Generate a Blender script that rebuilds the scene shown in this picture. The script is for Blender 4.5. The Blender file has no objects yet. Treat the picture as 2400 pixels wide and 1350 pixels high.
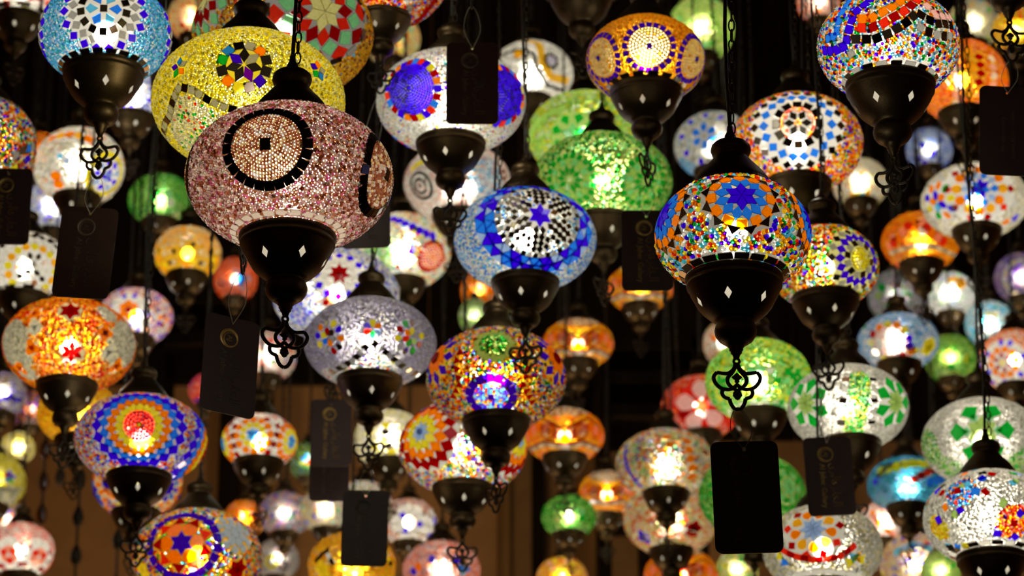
import bpy, bmesh, math, random
import numpy as np
from mathutils import Matrix, Vector

# ------------------------------------------------------------------ camera, world, exposure
S = bpy.context.scene
F = 7577.0                      # focal length in pixels of the 2400x1350 frame
W, H = 2400, 1350
PITCH = math.radians(22.0)
CAM = Vector((0, 0, 1.5))
cd = bpy.data.cameras.new('camera'); cam = bpy.data.objects.new('camera', cd)
S.collection.objects.link(cam); S.camera = cam
cd.sensor_width = 36.0; cd.lens = F * 36.0 / W
cd.clip_start = 0.05; cd.clip_end = 60
cam.location = CAM; cam.rotation_euler = (math.pi / 2 + PITCH, 0, 0)
cd.dof.use_dof = True; cd.dof.focus_distance = 3.42; cd.dof.aperture_fstop = 11.5

wd = bpy.data.worlds.new('world'); S.world = wd; wd.use_nodes = True
wd.node_tree.nodes['Background'].inputs[0].default_value = (0.9, 0.6, 0.3, 1)
wd.node_tree.nodes['Background'].inputs[1].default_value = 0.03
S.view_settings.view_transform = 'Standard'; S.view_settings.look = 'None'
S.view_settings.gamma = 1.0; S.view_settings.use_curve_mapping = False
S.view_settings.exposure = 0.0
S.cycles.max_bounces = 2; S.cycles.diffuse_bounces = 2; S.cycles.glossy_bounces = 2
S.cycles.transmission_bounces = 3; S.cycles.transparent_max_bounces = 4
S.cycles.sample_clamp_indirect = 2.0; S.cycles.caustics_refractive = False; S.cycles.caustics_reflective = False
S.cycles.use_denoising = True; S.cycles.adaptive_threshold = 0.12; S.cycles.adaptive_min_samples = 16
LAMP_POWER = 185.0              # watts per square metre of globe radius squared

RGT = Vector((1, 0, 0)); FWD = Vector((0, math.cos(PITCH), math.sin(PITCH))); UP = Vector((0, -math.sin(PITCH), math.cos(PITCH)))
def ray(px, py):
    return FWD + RGT * ((px - W / 2) / F) - UP * ((py - H / 2) / F)
def at(px, py, d):
    return CAM + ray(px, py) * d
COL = S.collection
rnd = random.Random(7); nrs = np.random.RandomState(7)

# ------------------------------------------------------------------ colours and materials
C = dict(cob=(.035, .0, .82), blue=(.015, .19, .9), sky=(.1, .5, .85), pale=(.35, .52, .9), orange=(1, .22, .0), amber=(1, .45, .01),
         yellow=(.9, .75, .02), lemon=(.85, .8, .3), red=(.8, .02, .005), dred=(.32, .0, .0), green=(.005, .36, .03), lime=(.40, .62, .15),
         mint=(.22, .66, .28), white=(.95, .93, .86), clear=(.7, .69, .62), pink=(.9, .5, .45), purple=(.13, .0, .5), brown=(.3, .1, .04),
         lav=(.47, .44, .58), gold=(.8, .45, .02), teal=(.05, .45, .55), grey=(.32, .31, .29), rose=(.75, .2, .42), black=(.004, .004, .004),
         mauve=(.62, .42, .44), cream=(.85, .75, .4), bronze=(.42, .17, .09), navy=(.01, .0, .22), salmon=(1, .3, .18))

def new_mat(name):
    m = bpy.data.materials.new(name); m.use_nodes = True; nt = m.node_tree; nt.nodes.clear()
    out = nt.nodes.new('ShaderNodeOutputMaterial'); return m, nt, out
def glass_nodes(nt, out, colour, socket=None, rough=.42, spread=.5, thru=.12, gloss=.05, body=.0, ior=1.12, clear=False):
    """back-lit coloured glass: diffuse scatter + rough straight-through lobe + a little clear transmission + surface gloss"""
    N = nt.nodes.new; L = nt.links.new
    tl = N('ShaderNodeBsdfTranslucent'); rf = N('ShaderNodeBsdfRefraction'); tr = N('ShaderNodeBsdfTransparent'); gl = N('ShaderNodeBsdfGlossy')
    rf.inputs['Roughness'].default_value = rough; rf.inputs['IOR'].default_value = ior; gl.inputs['Roughness'].default_value = .12
    gl.inputs['Color'].default_value = (1, 1, 1, 1)
    if clear: tr.inputs['Color'].default_value = (.85, .85, .82, 1)
    for n in (tl, rf) if clear else (tl, rf, tr):
        if socket is None: n.inputs['Color'].default_value = (*colour, 1)
        else: L(socket, n.inputs['Color'])
    m1 = N('ShaderNodeMixShader'); m1.inputs[0].default_value = spread; L(tl.outputs[0], m1.inputs[1]); L(rf.outputs[0], m1.inputs[2])
    last = m1
    if body:
        df = N('ShaderNodeBsdfDiffuse')
        if socket is None: df.inputs['Color'].default_value = (*colour, 1)
        else: L(socket, df.inputs['Color'])
        mb = N('ShaderNodeMixShader'); mb.inputs[0].default_value = body; L(last.outputs[0], mb.inputs[1]); L(df.outputs[0], mb.inputs[2]); last = mb
    m2 = last
    if thru: m2 = N('ShaderNodeMixShader'); m2.inputs[0].default_value = thru; L(last.outputs[0], m2.inputs[1]); L(tr.outputs[0], m2.inputs[2])
    m3 = N('ShaderNodeMixShader'); m3.inputs[0].default_value = gloss; L(m2.outputs[0], m3.inputs[1]); L(gl.outputs[0], m3.inputs[2])
    L(m3.outputs[0], out.inputs[0])
_glass = {}
def tile_mat(col):
    if col in _glass: return _glass[col]
    m, nt, out = new_mat('tile_' + col)
    N = nt.nodes.new; L = nt.links.new
    if col in ('mirror', 'black', 'silver'):
        b = N('ShaderNodeBsdfPrincipled'); b.inputs['Base Color'].default_value = {'mirror': (.6, .56, .48, 1), 'black': (.006, .006, .006, 1), 'silver': (.75, .73, .7, 1)}[col]
        b.inputs['Metallic'].default_value = 0 if col == 'black' else 1; b.inputs['Roughness'].default_value = .16
        L(b.outputs[0], out.inputs[0])
    else:
        tc = N('ShaderNodeTexCoord'); nz = N('ShaderNodeTexNoise'); nz.inputs['Scale'].default_value = 3.0; nz.inputs['Detail'].default_value = 3
        L(tc.outputs['Object'], nz.inputs['Vector'])
        mp = N('ShaderNodeMapRange'); mp.inputs[1].default_value = .3; mp.inputs[2].default_value = .7; mp.inputs[3].default_value = .72; mp.inputs[4].default_value = 1.0
        L(nz.outputs[0], mp.inputs[0])
        mx = N('ShaderNodeMix'); mx.data_type = 'RGBA'; mx.blend_type = 'MULTIPLY'; mx.inputs[0].default_value = 1
        mx.inputs[6].default_value = (*C[col], 1); L(mp.outputs[0], mx.inputs[7])
        glass_nodes(nt, out, C[col], socket=mx.outputs[2], rough=.45, spread=.6, thru=.0)
    _glass[col] = m; return m
def attr_glass(name, **k):
    m, nt, out = new_mat(name); a = nt.nodes.new('ShaderNodeAttribute'); a.attribute_name = 'Col'
    glass_nodes(nt, out, None, socket=a.outputs['Color'], **k); return m
BEAD = attr_glass("glass_bead", ior=1.45, rough=.27, spread=.66, thru=.0, gloss=.06)
_shell = {}
def shell_mat(col):
    if col not in _shell:
        m, nt, out = new_mat('globe_glass_' + col)
        glass_nodes(nt, out, C[col], rough=.45, spread=.6, thru=.5, gloss=.05, body=.15, clear=True); _shell[col] = m
    return _shell[col]
def metal_mat(name, c, rough, metallic=.85):
    m, nt, out = new_mat(name); N = nt.nodes.new; L = nt.links.new
    b = N('ShaderNodeBsdfPrincipled'); tc = N('ShaderNodeTexCoord'); nz = N('ShaderNodeTexNoise'); nz.inputs['Scale'].default_value = 60; nz.inputs['Detail'].default_value = 4
    L(tc.outputs['Object'], nz.inputs['Vector']); rp = N('ShaderNodeValToRGB')
    rp.color_ramp.elements[0].color = (*[x * .45 for x in c], 1); rp.color_ramp.elements[1].color = (*[x * 1.5 for x in c], 1)
    rp.color_ramp.elements[0].position = .3; rp.color_ramp.elements[1].position = .75
    L(nz.outputs[0], rp.inputs[0]); L(rp.outputs[0], b.inputs['Base Color'])
    b.inputs['Metallic'].default_value = metallic; b.inputs['Roughness'].default_value = rough
    bp = N('ShaderNodeBump'); bp.inputs['Strength'].default_value = .15; bp.inputs['Distance'].default_value = .001; L(nz.outputs[0], bp.inputs['Height']); L(bp.outputs[0], b.inputs['Normal'])
    L(b.outputs[0], out.inputs[0]); return m
BRONZE = metal_mat('dark_bronze', (.075, .05, .022), .42)
IRON = metal_mat('black_iron', (.04, .03, .02), .5, .6)
CORD = metal_mat('black_cord', (.012, .01, .008), .6, .0)
GOLD = metal_mat('gold_print', (.36, .23, .05), .4, .5)
DULL = metal_mat('dull_print', (.075, .052, .035), .5, .2)
PALE = metal_mat('pale_string', (.45, .42, .33), .6, .0)
def plain(name, c, rough=.5):
    m, nt, out = new_mat(name); N = nt.nodes.new; L = nt.links.new
    b = N('ShaderNodeBsdfPrincipled'); tc = N('ShaderNodeTexCoord'); nz = N('ShaderNodeTexNoise'); nz.inputs['Scale'].default_value = 14; nz.inputs['Detail'].default_value = 5
    L(tc.outputs['Object'], nz.inputs['Vector'])
    mx = N('ShaderNodeMix'); mx.data_type = 'RGBA'; mx.inputs[6].default_value = (*[x * .75 for x in c], 1); mx.inputs[7].default_value = (*[min(1, x * 1.2) for x in c], 1)
    L(nz.outputs[0], mx.inputs[0]); L(mx.outputs[2], b.inputs['Base Color']); b.inputs['Roughness'].default_value = rough
    L(b.outputs[0], out.inputs[0]); return m
CARD = plain('maroon_card', (.02, .005, .004), .5)
GLOW_INSERT = None
m, nt, out = new_mat('glow_insert_glass'); glass_nodes(nt, out, (.36, .34, .29), rough=.5, spread=.3, thru=.0); GLOW_INSERT = m  # for inserts added in the cup openings to catch bulb light

# ------------------------------------------------------------------ mesh helpers
def mesh_np(name, V, Fc, mat=None, smooth=False, col=None):
    """V (n,3), Fc list of faces or (m,k) array"""
    me = bpy.data.meshes.new(name)
    if isinstance(Fc, np.ndarray):
        k = Fc.shape[1]; nf = Fc.shape[0]
        me.vertices.add(len(V)); me.vertices.foreach_set('co', np.asarray(V, np.float32).ravel())
        me.loops.add(nf * k); me.loops.foreach_set('vertex_index', Fc.astype(np.int32).ravel())
        me.polygons.add(nf); me.polygons.foreach_set('loop_start', np.arange(0, nf * k, k, dtype=np.int32))
        me.update(calc_edges=True)
    else:
        me.from_pydata([tuple(v) for v in V], [], Fc); me.update()
    if smooth: me.polygons.foreach_set('use_smooth', np.ones(len(me.polygons), bool))
    if col is not None:
        a = me.attributes.new('Col', 'FLOAT_COLOR', 'POINT'); a.data.foreach_set('color', np.asarray(col, np.float32).ravel())
    if mat: me.materials.append(mat)
    return me
def link(name, data, parent=None, loc=None, kind=None):
    o = bpy.data.objects.new(name, data); COL.objects.link(o)
    if parent is not None: o.parent = parent
    if loc is not None: o.location = loc
    if kind: o['kind'] = kind
    return o
def lathe(prof, n, holes=None):
    """prof: list of (r, z); holes: set of (segment, ring) vertices around which a diamond is cut"""
    V = []; Fc = []; m = len(prof); holes = holes or set()
    for r, z in prof:
        for i in range(n):
            t = 2 * math.pi * i / n; V.append((r * math.cos(t), r * math.sin(t), z))
    idx = lambda i, j: j * n + i % n
    for j in range(m - 1):
        for i in range(n):
            q = [(i, j), (i + 1, j), (i + 1, j + 1), (i, j + 1)]
            hit = [k for k in range(4) if (q[k][0] % n, q[k][1]) in holes]
            if hit:
                k = hit[0]; Fc.append([idx(*q[(k + 1) % 4]), idx(*q[(k + 2) % 4]), idx(*q[(k + 3) % 4])])
            else: Fc.append([idx(*p) for p in q])
    return V, Fc
def tube(path, r, n=6, closed=False, V=None, Fc=None, flat=1.0):
    """sweep a round section along a path of 3-D points, appended to V, Fc"""
    V = [] if V is None else V; Fc = [] if Fc is None else Fc
    P = [Vector(p) for p in path]; b = len(V); m = len(P); ref = None
    for k in range(m):
        if closed: t = (P[(k + 1) % m] - P[k - 1]).normalized()
        else: t = (P[min(k + 1, m - 1)] - P[max(k - 1, 0)]).normalized()
        if ref is None: ref = Vector((0, 1, 0)) if abs(t.y) < .9 else Vector((1, 0, 0))
        u = (ref - t * ref.dot(t)).normalized(); ref = u; w = t.cross(u)
        rr = r[k] if isinstance(r, (list, tuple)) else r
        for i in range(n):
            a = 2 * math.pi * i / n; V.append(tuple(P[k] + u * (rr * flat * math.cos(a)) + w * (rr * math.sin(a))))
    for k in range(m if closed else m - 1):
        k2 = (k + 1) % m
        for i in range(n): Fc.append([b + k * n + i, b + k * n + (i + 1) % n, b + k2 * n + (i + 1) % n, b + k2 * n + i])
    if not closed:
        Fc.append([b + i for i in range(n)][::-1]); Fc.append([b + (m - 1) * n + i for i in range(n)])
    return V, Fc
def smooth_path(pts, k=4):
    """Catmull-Rom through pts"""
    P = [Vector(p) for p in pts]; out = []
    for i in range(len(P) - 1):
        p0 = P[max(i - 1, 0)]; p1 = P[i]; p2 = P[i + 1]; p3 = P[min(i + 2, len(P) - 1)]
        for s in range(k):
            t = s / k; out.append(.5 * ((2 * p1) + (p2 - p0) * t + (2 * p0 - 5 * p1 + 4 * p2 - p3) * t * t + (3 * p1 - p0 - 3 * p2 + p3) * t ** 3))
    out.append(P[-1]); return out
def box_obj(name, a, b, mat, parent=None, kind=None):
    x0, y0, z0 = a; x1, y1, z1 = b
    V = [(x0, y0, z0), (x1, y0, z0), (x1, y1, z0), (x0, y1, z0), (x0, y0, z1), (x1, y0, z1), (x1, y1, z1), (x0, y1, z1)]
    Fc = [[0, 3, 2, 1], [4, 5, 6, 7], [0, 1, 5, 4], [1, 2, 6, 5], [2, 3, 7, 6], [3, 0, 4, 7]]
    return link(name, mesh_np(name, V, Fc, mat), parent, kind=kind)

# tiles: open-backed chamfered plates, unit size, y = radial
def poly_tile(pts):
    n = len(pts); V = [(x, y, -.15) for x, y in pts] + [(x, y, .75) for x, y in pts] + [(x * .9, y * .9, 1) for x, y in pts]
    Fc = []
    for L0 in (0, n):
        for i in range(n): Fc.append([L0 + i, L0 + (i + 1) % n, L0 + n + (i + 1) % n, L0 + n + i])
    Fc.append([2 * n + i for i in range(n)]); return V, Fc
SHAPES = dict(sq=[(-.5, -.5), (.5, -.5), (.5, .5), (-.5, .5)], dia=[(0, -.5), (.5, 0), (0, .5), (-.5, 0)],
              kite=[(0, -.5), (.5, .15), (0, .5), (-.5, .15)], tri=[(-.5, -.4), (.5, -.4), (0, .6)], ttri=[(-.5, .4), (0, -.6), (.5, .4)],
              hex=[(-.25, -.5), (.25, -.5), (.5, 0), (.25, .5), (-.25, .5), (-.5, 0)], trap=[(-.35, -.5), (.35, -.5), (.5, .5), (-.5, .5)],
              disc=[(.5 * math.cos(a * math.pi / 5), .5 * math.sin(a * math.pi / 5)) for a in range(10)],
              petal=[(0, -.5), (.35, -.2), (.5, .15), (.3, .42), (0, .5), (-.3, .42), (-.5, .15), (-.35, -.2)])
TILE_GEO = {k: poly_tile(v) for k, v in SHAPES.items()}
_tmesh = {}
def tile_mesh(shape, col):
    k = (shape, col)
    if k not in _tmesh: _tmesh[k] = mesh_np('tile_' + shape, *TILE_GEO[shape], mat=tile_mat(col))
    return _tmesh[k]

# bead domes
def dome(n, rings):
    V = [(0, 0, 1.0)]; T = []
    for a in rings:
        for i in range(n):
            t = 2 * math.pi * (i + .5 * (len(V) // n % 2)) / n; V.append((math.sin(a) * math.cos(t), math.sin(a) * math.sin(t), math.cos(a)))
    for i in range(n): T.append((0, 1 + i, 1 + (i + 1) % n))
    for j in range(len(rings) - 1):
        for i in range(n):
            a = 1 + j * n + i; b = 1 + j * n + (i + 1) % n; c = a + n; d = b + n; T += [(a, c, d), (a, d, b)]
    return np.array(V), np.array(T)
DOME_HI = dome(6, (.75, 1.5)); DOME_LO = dome(5, (1.25,))
def bead_mesh(pts, nor, rad, cols, hi):
    DV, DT = DOME_HI if hi else DOME_LO
    n = len(pts); k = len(DV)
    ref = np.where(np.abs(nor[:, 2:3]) < .9, np.array([[0, 0, 1.]]), np.array([[1., 0, 0]]))
    t1 = np.cross(ref, nor); t1 /= np.linalg.norm(t1, axis=1, keepdims=True); t2 = np.cross(nor, t1)
    sz = rad[:, None, None]
    V = pts[:, None, :] + sz * (DV[None, :, 0:1] * t1[:, None, :] + DV[None, :, 1:2] * t2[:, None, :] + .95 * DV[None, :, 2:3] * nor[:, None, :])
    T = (DT[None] + (np.arange(n) * k)[:, None, None]).reshape(-1, 3)
    c4 = np.concatenate([cols, np.ones((n, 1))], 1); c4 = np.repeat(c4, k, axis=0)
    return mesh_np('bead_layer', V.reshape(-1, 3), T, BEAD, True, c4)

# ------------------------------------------------------------------ lamp hardware shared by all lamps (unit: cup radius)
NSEG = 60
CUP = [(.88, .0), (.97, .04), (1.02, .0), (1.03, -.06), (1.0, -.11), (.985, -.14), (1.005, -.18), (1.0, -.22), (.975, -.25), (.955, -.29), (.925, -.37),
       (.85, -.51), (.79, -.63), (.71, -.74), (.56, -.88), (.46, -.95), (.405, -1.0), (.39, -1.04), (.42, -1.09), (.445, -1.19), (.425, -1.3), (.36, -1.4),
       (.25, -1.48), (.175, -1.51), (.17, -1.55), (.14, -1.58), (.148, -1.62), (.115, -1.65), (.118, -1.69), (.08, -1.73), (.062, -1.8), (.01, -1.82)]
HRING = 12; HOLES = {(i * 10, HRING) for i in range(6)}
CUP_ME = mesh_np('cup', *lathe([(r, z) for r, z in CUP], NSEG, HOLES), mat=BRONZE, smooth=True)
GLOW_INSERT_ME = mesh_np('pane', [(.775 * math.cos(a * 2 * math.pi / NSEG), .775 * math.sin(a * 2 * math.pi / NSEG), z) if z == -.63 else (rr, 0, z)
                           for a, z, rr in ((0, -.51, .835), (1, -.63, 0), (0, -.74, .698), (-1, -.63, 0))], [[0, 3, 2, 1]], mat=GLOW_INSERT)
CAP = [(.01, 1.52), (.06, 1.5), (.075, 1.36), (.12, 1.28), (.13, 1.16), (.2, 1.12), (.34, 1.1), (.41, 1.03), (.43, .93), (.40, .84), (.365, .79), (.37, .74), (.42, .68),
       (.50, .58), (.62, .45), (.73, .31), (.80, .2), (.825, .14), (.83, .11), (.86, .09), (.875, .04), (.87, -.02), (.80, -.03)]
CAP_ME = mesh_np('cap', *lathe(CAP, 40), mat=BRONZE, smooth=True)
def make_pendant():
    V, Fc = [], []
    ring = [(.055 * math.cos(t), 0, .055 * math.sin(t)) for t in [i * math.pi / 6 for i in range(12)]]
    tube(ring, .028, 5, True, V, Fc)
    for s in (-1, 1):
        st = lambda pts, r=.04: tube([(s * x, 0, z) for x, z in smooth_path2(pts)], r, 5, False, V, Fc, .7)
        st([(0.02, -.05), (.045, -.13), (.1, -.2), (.2, -.25), (.38, -.225)])
        st([(.38, -.225), (.44, -.31), (.42, -.42), (.34, -.52), (.27, -.56)])
        st([(.27, -.56), (.29, -.64), (.25, -.72), (.15, -.76)])
        st([(.15, -.76), (.13, -.85), (.07, -.95), (0, -.985)])
        st([(.02, -.1), (.08, -.22), (.17, -.33), (.175, -.43), (.11, -.52), (0, -.6), (-.05, -.67), (0, -.76)])
        st([(.27, -.56), (.15, -.57), (.06, -.53), (0, -.47)])
    for z, h, w in ((-.33, .09, .1), (-.41, .05, .05), (-.70, .09, .09)):
        b = len(V); V += [(0, -.02, z + h), (w, -.02, z), (0, -.02, z - h), (-w, -.02, z), (0, .02, z + h), (w, .02, z), (0, .02, z - h), (-w, .02, z)]
        Fc += [[b + 3, b + 2, b + 1, b], [b + 4, b + 5, b + 6, b + 7]] + [[b + i, b + (i + 1) % 4, b + 4 + (i + 1) % 4, b + 4 + i] for i in range(4)]
    return mesh_np('pendant', V, Fc, IRON, True)
def smooth_path2(pts):
    return [(v.x, v.y) for v in smooth_path([(x, z, 0) for x, z in pts], 3)]
PEND_ME = make_pendant(); PEND_H = .0545
def link_geo(V=None, Fc=None, M=None, n=8, k=4):
    b = 0 if V is None else len(V)
    v, f = tube([(.0032 * math.cos(t) if 1 else 0, 0, .0072 * math.sin(t)) for t in [2 * math.pi * i / n for i in range(n)]], .00095, k, True)
    return v, f
LINK_V, LINK_F = link_geo(n=10, k=5); LINK_ME = mesh_np('chain_link', LINK_V, LINK_F, IRON, True)
LINKLO_V, LINKLO_F = link_geo(n=6, k=3)
CEIL = 7.3

PAL = {}
def pal(spec):
    """'white:6 red:1' -> colours, cumulative weights"""
    if spec not in PAL:
        cs, ws = [], []
        for t in spec.split():
            c, _, w = t.partition(':'); cs.append(C[c]); ws.append(float(w or 1))
        PAL[spec] = (np.array(cs), np.array(ws) / sum(ws))
    return PAL[spec]
def pick(spec, n):
    cs, ws = pal(spec); k = nrs.choice(len(cs), n, p=ws); c = cs[k]
    return np.clip(c * (1 + nrs.normal(0, .16, (n, 1))), 0, 1.1)

class Globe:
    def __init__(s, L):
        s.L = L; s.d = L['d']; s.pos = at(L['x'], L['y'], s.d); s.px = s.d / F            # metres per pixel
        s.a = L['w'] / 2 * s.px; s.b = s.a * L['asp']; s.R = L['cup'] / 2 * s.px
        s.zb = -s.b * math.sqrt(max(.05, 1 - (.95 * s.R / s.a) ** 2)); s.zt = s.b * math.sqrt(max(.05, 1 - (.82 * s.R / s.a) ** 2))
        s.tiles = []; s.excl = []; s.regs = []; s.extra = []
        v = CAM - s.pos; s.view = v.normalized(); s.azc = math.atan2(v.y, v.x)
    def surf(s, p):
        q = Vector((p.x / s.a, p.y / s.a, p.z / s.b)).normalized(); return Vector((q.x * s.a, q.y * s.a, q.z * s.b))
    def nor(s, p): return Vector((p.x / s.a ** 2, p.y / s.a ** 2, p.z / s.b ** 2)).normalized()
    def hit(s, x, y):
        """surface point of the globe nearest the line of sight of the motif's place"""
        if isinstance(x, tuple):
            az, lat = math.radians(x[0]), math.radians(x[1]); t = s.azc + az
            return Vector((s.a * math.cos(lat) * math.cos(t), s.a * math.cos(lat) * math.sin(t), s.b * math.sin(lat)))
        o = CAM - s.pos; d = ray(x, y); k = Vector((1 / s.a, 1 / s.a, 1 / s.b))
        o2 = Vector((o.x * k.x, o.y * k.y, o.z * k.z)); d2 = Vector((d.x * k.x, d.y * k.y, d.z * k.z))
        A = d2.dot(d2); B = o2.dot(d2); Cc = o2.dot(o2) - 1; D = B * B - A * Cc
        t = (-B - math.sqrt(D)) / A if D > 0 else -B / A
        return s.surf(o + d * t)
    def frame(s, c):
        n = s.nor(c); e2 = Vector((0, 0, 1)) - n * n.z; e2.normalize(); return n, e2.cross(n), e2
    def polar(s, c, fr, r, ph):
        n, e1, e2 = fr; t = r / s.a
        return s.surf(c + (e1 * math.cos(ph) + e2 * math.sin(ph)) * (s.a * math.sin(t)) - n * (s.a * (1 - math.cos(t))))
    def add(s, p, ydir, shape, w, h, col, rot=None):
        n = s.nor(p); y = (ydir - n * ydir.dot(n)).normalized(); x = y.cross(n)
        s.tiles.append((p, x, y, n, shape, w, h, col))
    def rosette(s, x, y, rings, ex=None, spin=0.0):
        c = s.hit(x, y); fr = s.frame(c); top = 0
        for r, n, shape, w, h, col, ph in rings:
            r *= s.px; cols = col.split('|')
            for i in range(n):
                a = spin + 2 * math.pi * (i + ph) / n + math.pi / 2
                p = s.polar(c, fr, r, a); y_ = (s.polar(c, fr, r + .002, a) - p) if r > 0 else fr[2]
                s.add(p, y_, shape, w * s.px, h * s.px, cols[i % len(cols)])
            top = max(top, r + h * s.px * .45)
        e = top if ex is None else ex * s.px
        if e: s.excl.append((c, e))
    def disc(s, x, y, r, spec, bs):
        c = s.hit(x, y); fr = s.frame(c); r *= s.px; st = bs * s.px; P = []
        k = 0
        while k * st < r:
            n = max(1, int(2 * math.pi * k / 1.02))
            for i in range(n): P.append(s.polar(c, fr, k * st, 2 * math.pi * (i + .37 * k) / n))
            k += 1
        s.excl.append((c, r)); s.extra.append((P, st * .64, spec))
    def reg(s, x, y, r, spec): s.regs.append((s.hit(x, y), r * s.px, spec))
    def path(s, pts, step, shape, w, h, col, closed=False):
        q = [s.hit(*p) for p in pts]
        if closed: q.append(q[0])
        acc = 0.0; want = step * s.px / 2; k = 0; cols = col.split('|')
        for i in range(len(q) - 1):
            a, b = q[i], q[i + 1]; ln = (b - a).length
            while want <= acc + ln:
                p = s.surf(a.lerp(b, (want - acc) / max(ln, 1e-9))); n = s.nor(p); t = (b - a).normalized()
                s.add(p, n.cross(t), shape, w * s.px, h * s.px, cols[k % len(cols)]); k += 1; want += step * s.px
            acc += ln
    def rim(s, n, w, h, col, top=False):
        cols = col.split('|'); z = s.zt - h * s.px * .55 if top else s.zb + h * s.px * .44
        rr = s.a * math.sqrt(max(0, 1 - (z / s.b) ** 2))
        for i in range(n):
            t = s.azc + 2 * math.pi * (i + .5) / n; p = Vector((rr * math.cos(t), rr * math.sin(t), z))
            s.add(p, Vector((0, 0, 1)), 'sq', w * s.px, h * s.px, cols[i % len(cols)])
    def scat(s, n, shape, sz, col):
        cols = col.split('|'); r2 = random.Random(n * 31 + int(sz))
        for i in range(n):
            p = s.hit((r2.uniform(-85, 85), r2.uniform(-55, 60)), 0)
            s.add(p, Vector((r2.uniform(-1, 1), r2.uniform(-1, 1), r2.uniform(-1, 1))), shape, sz * s.px * r2.uniform(.8, 1.2), sz * s.px * r2.uniform(.8, 1.2), r2.choice(cols))
    def rep(s, step, cnt, fn):
        t0, e0, g0, x0 = len(s.tiles), len(s.excl), len(s.regs), len(s.extra); fn()
        T, E, G, X = s.tiles[t0:], s.excl[e0:], s.regs[g0:], s.extra[x0:]
        for k in range(1, cnt):
            M = Matrix.Rotation(math.radians(step * k), 3, 'Z')
            s.tiles += [(M @ p, M @ x, M @ y, M @ n, sh, w, h, c) for p, x, y, n, sh, w, h, c in T]
            s.excl += [(M @ c, r) for c, r in E]; s.regs += [(M @ c, r, sp) for c, r, sp in G]
            s.extra += [([M @ p for p in P], r, sp) for P, r, sp in X]
    def motif(s, m):
        k = m[0]
        if k == 'rep': s.rep(m[1], m[2], lambda: [s.motif(q) for q in m[3]])
        else: getattr(s, {'ros': 'rosette'}.get(k, k))(*m[1:])

def scale_rel(L, m):
    """motifs of small lamps are written in units of the globe's half width"""
    h = L['w'] / 2; X = lambda x: x if isinstance(x, tuple) else L['x'] + x * h; Y = lambda y: L['y'] + y * h
    k = m[0]
    if k == 'rep': return ('rep', m[1], m[2], [scale_rel(L, q) for q in m[3]])
    if k == 'ros': return ('ros', X(m[1]), Y(m[2]), [(r * h, n, sh, w * h, hh * h, c, ph) for r, n, sh, w, hh, c, ph in m[3]], *([m[4] * h] if len(m) > 4 else []))
    if k == 'disc': return ('disc', X(m[1]), Y(m[2]), m[3] * h, m[4], m[5] * h)
    if k == 'reg': return ('reg', X(m[1]), Y(m[2]), m[3] * h, m[4])
    if k == 'path': return ('path', [(X(x), Y(y)) for x, y in m[1]], m[2] * h, m[3], m[4] * h, m[5] * h, *m[6:])
    if k == 'rim': return ('rim', m[1], m[2] * h, m[3] * h, *m[4:])
    if k == 'scat': return ('scat', m[1], m[2], m[3] * h, m[4])
    return m

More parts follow.
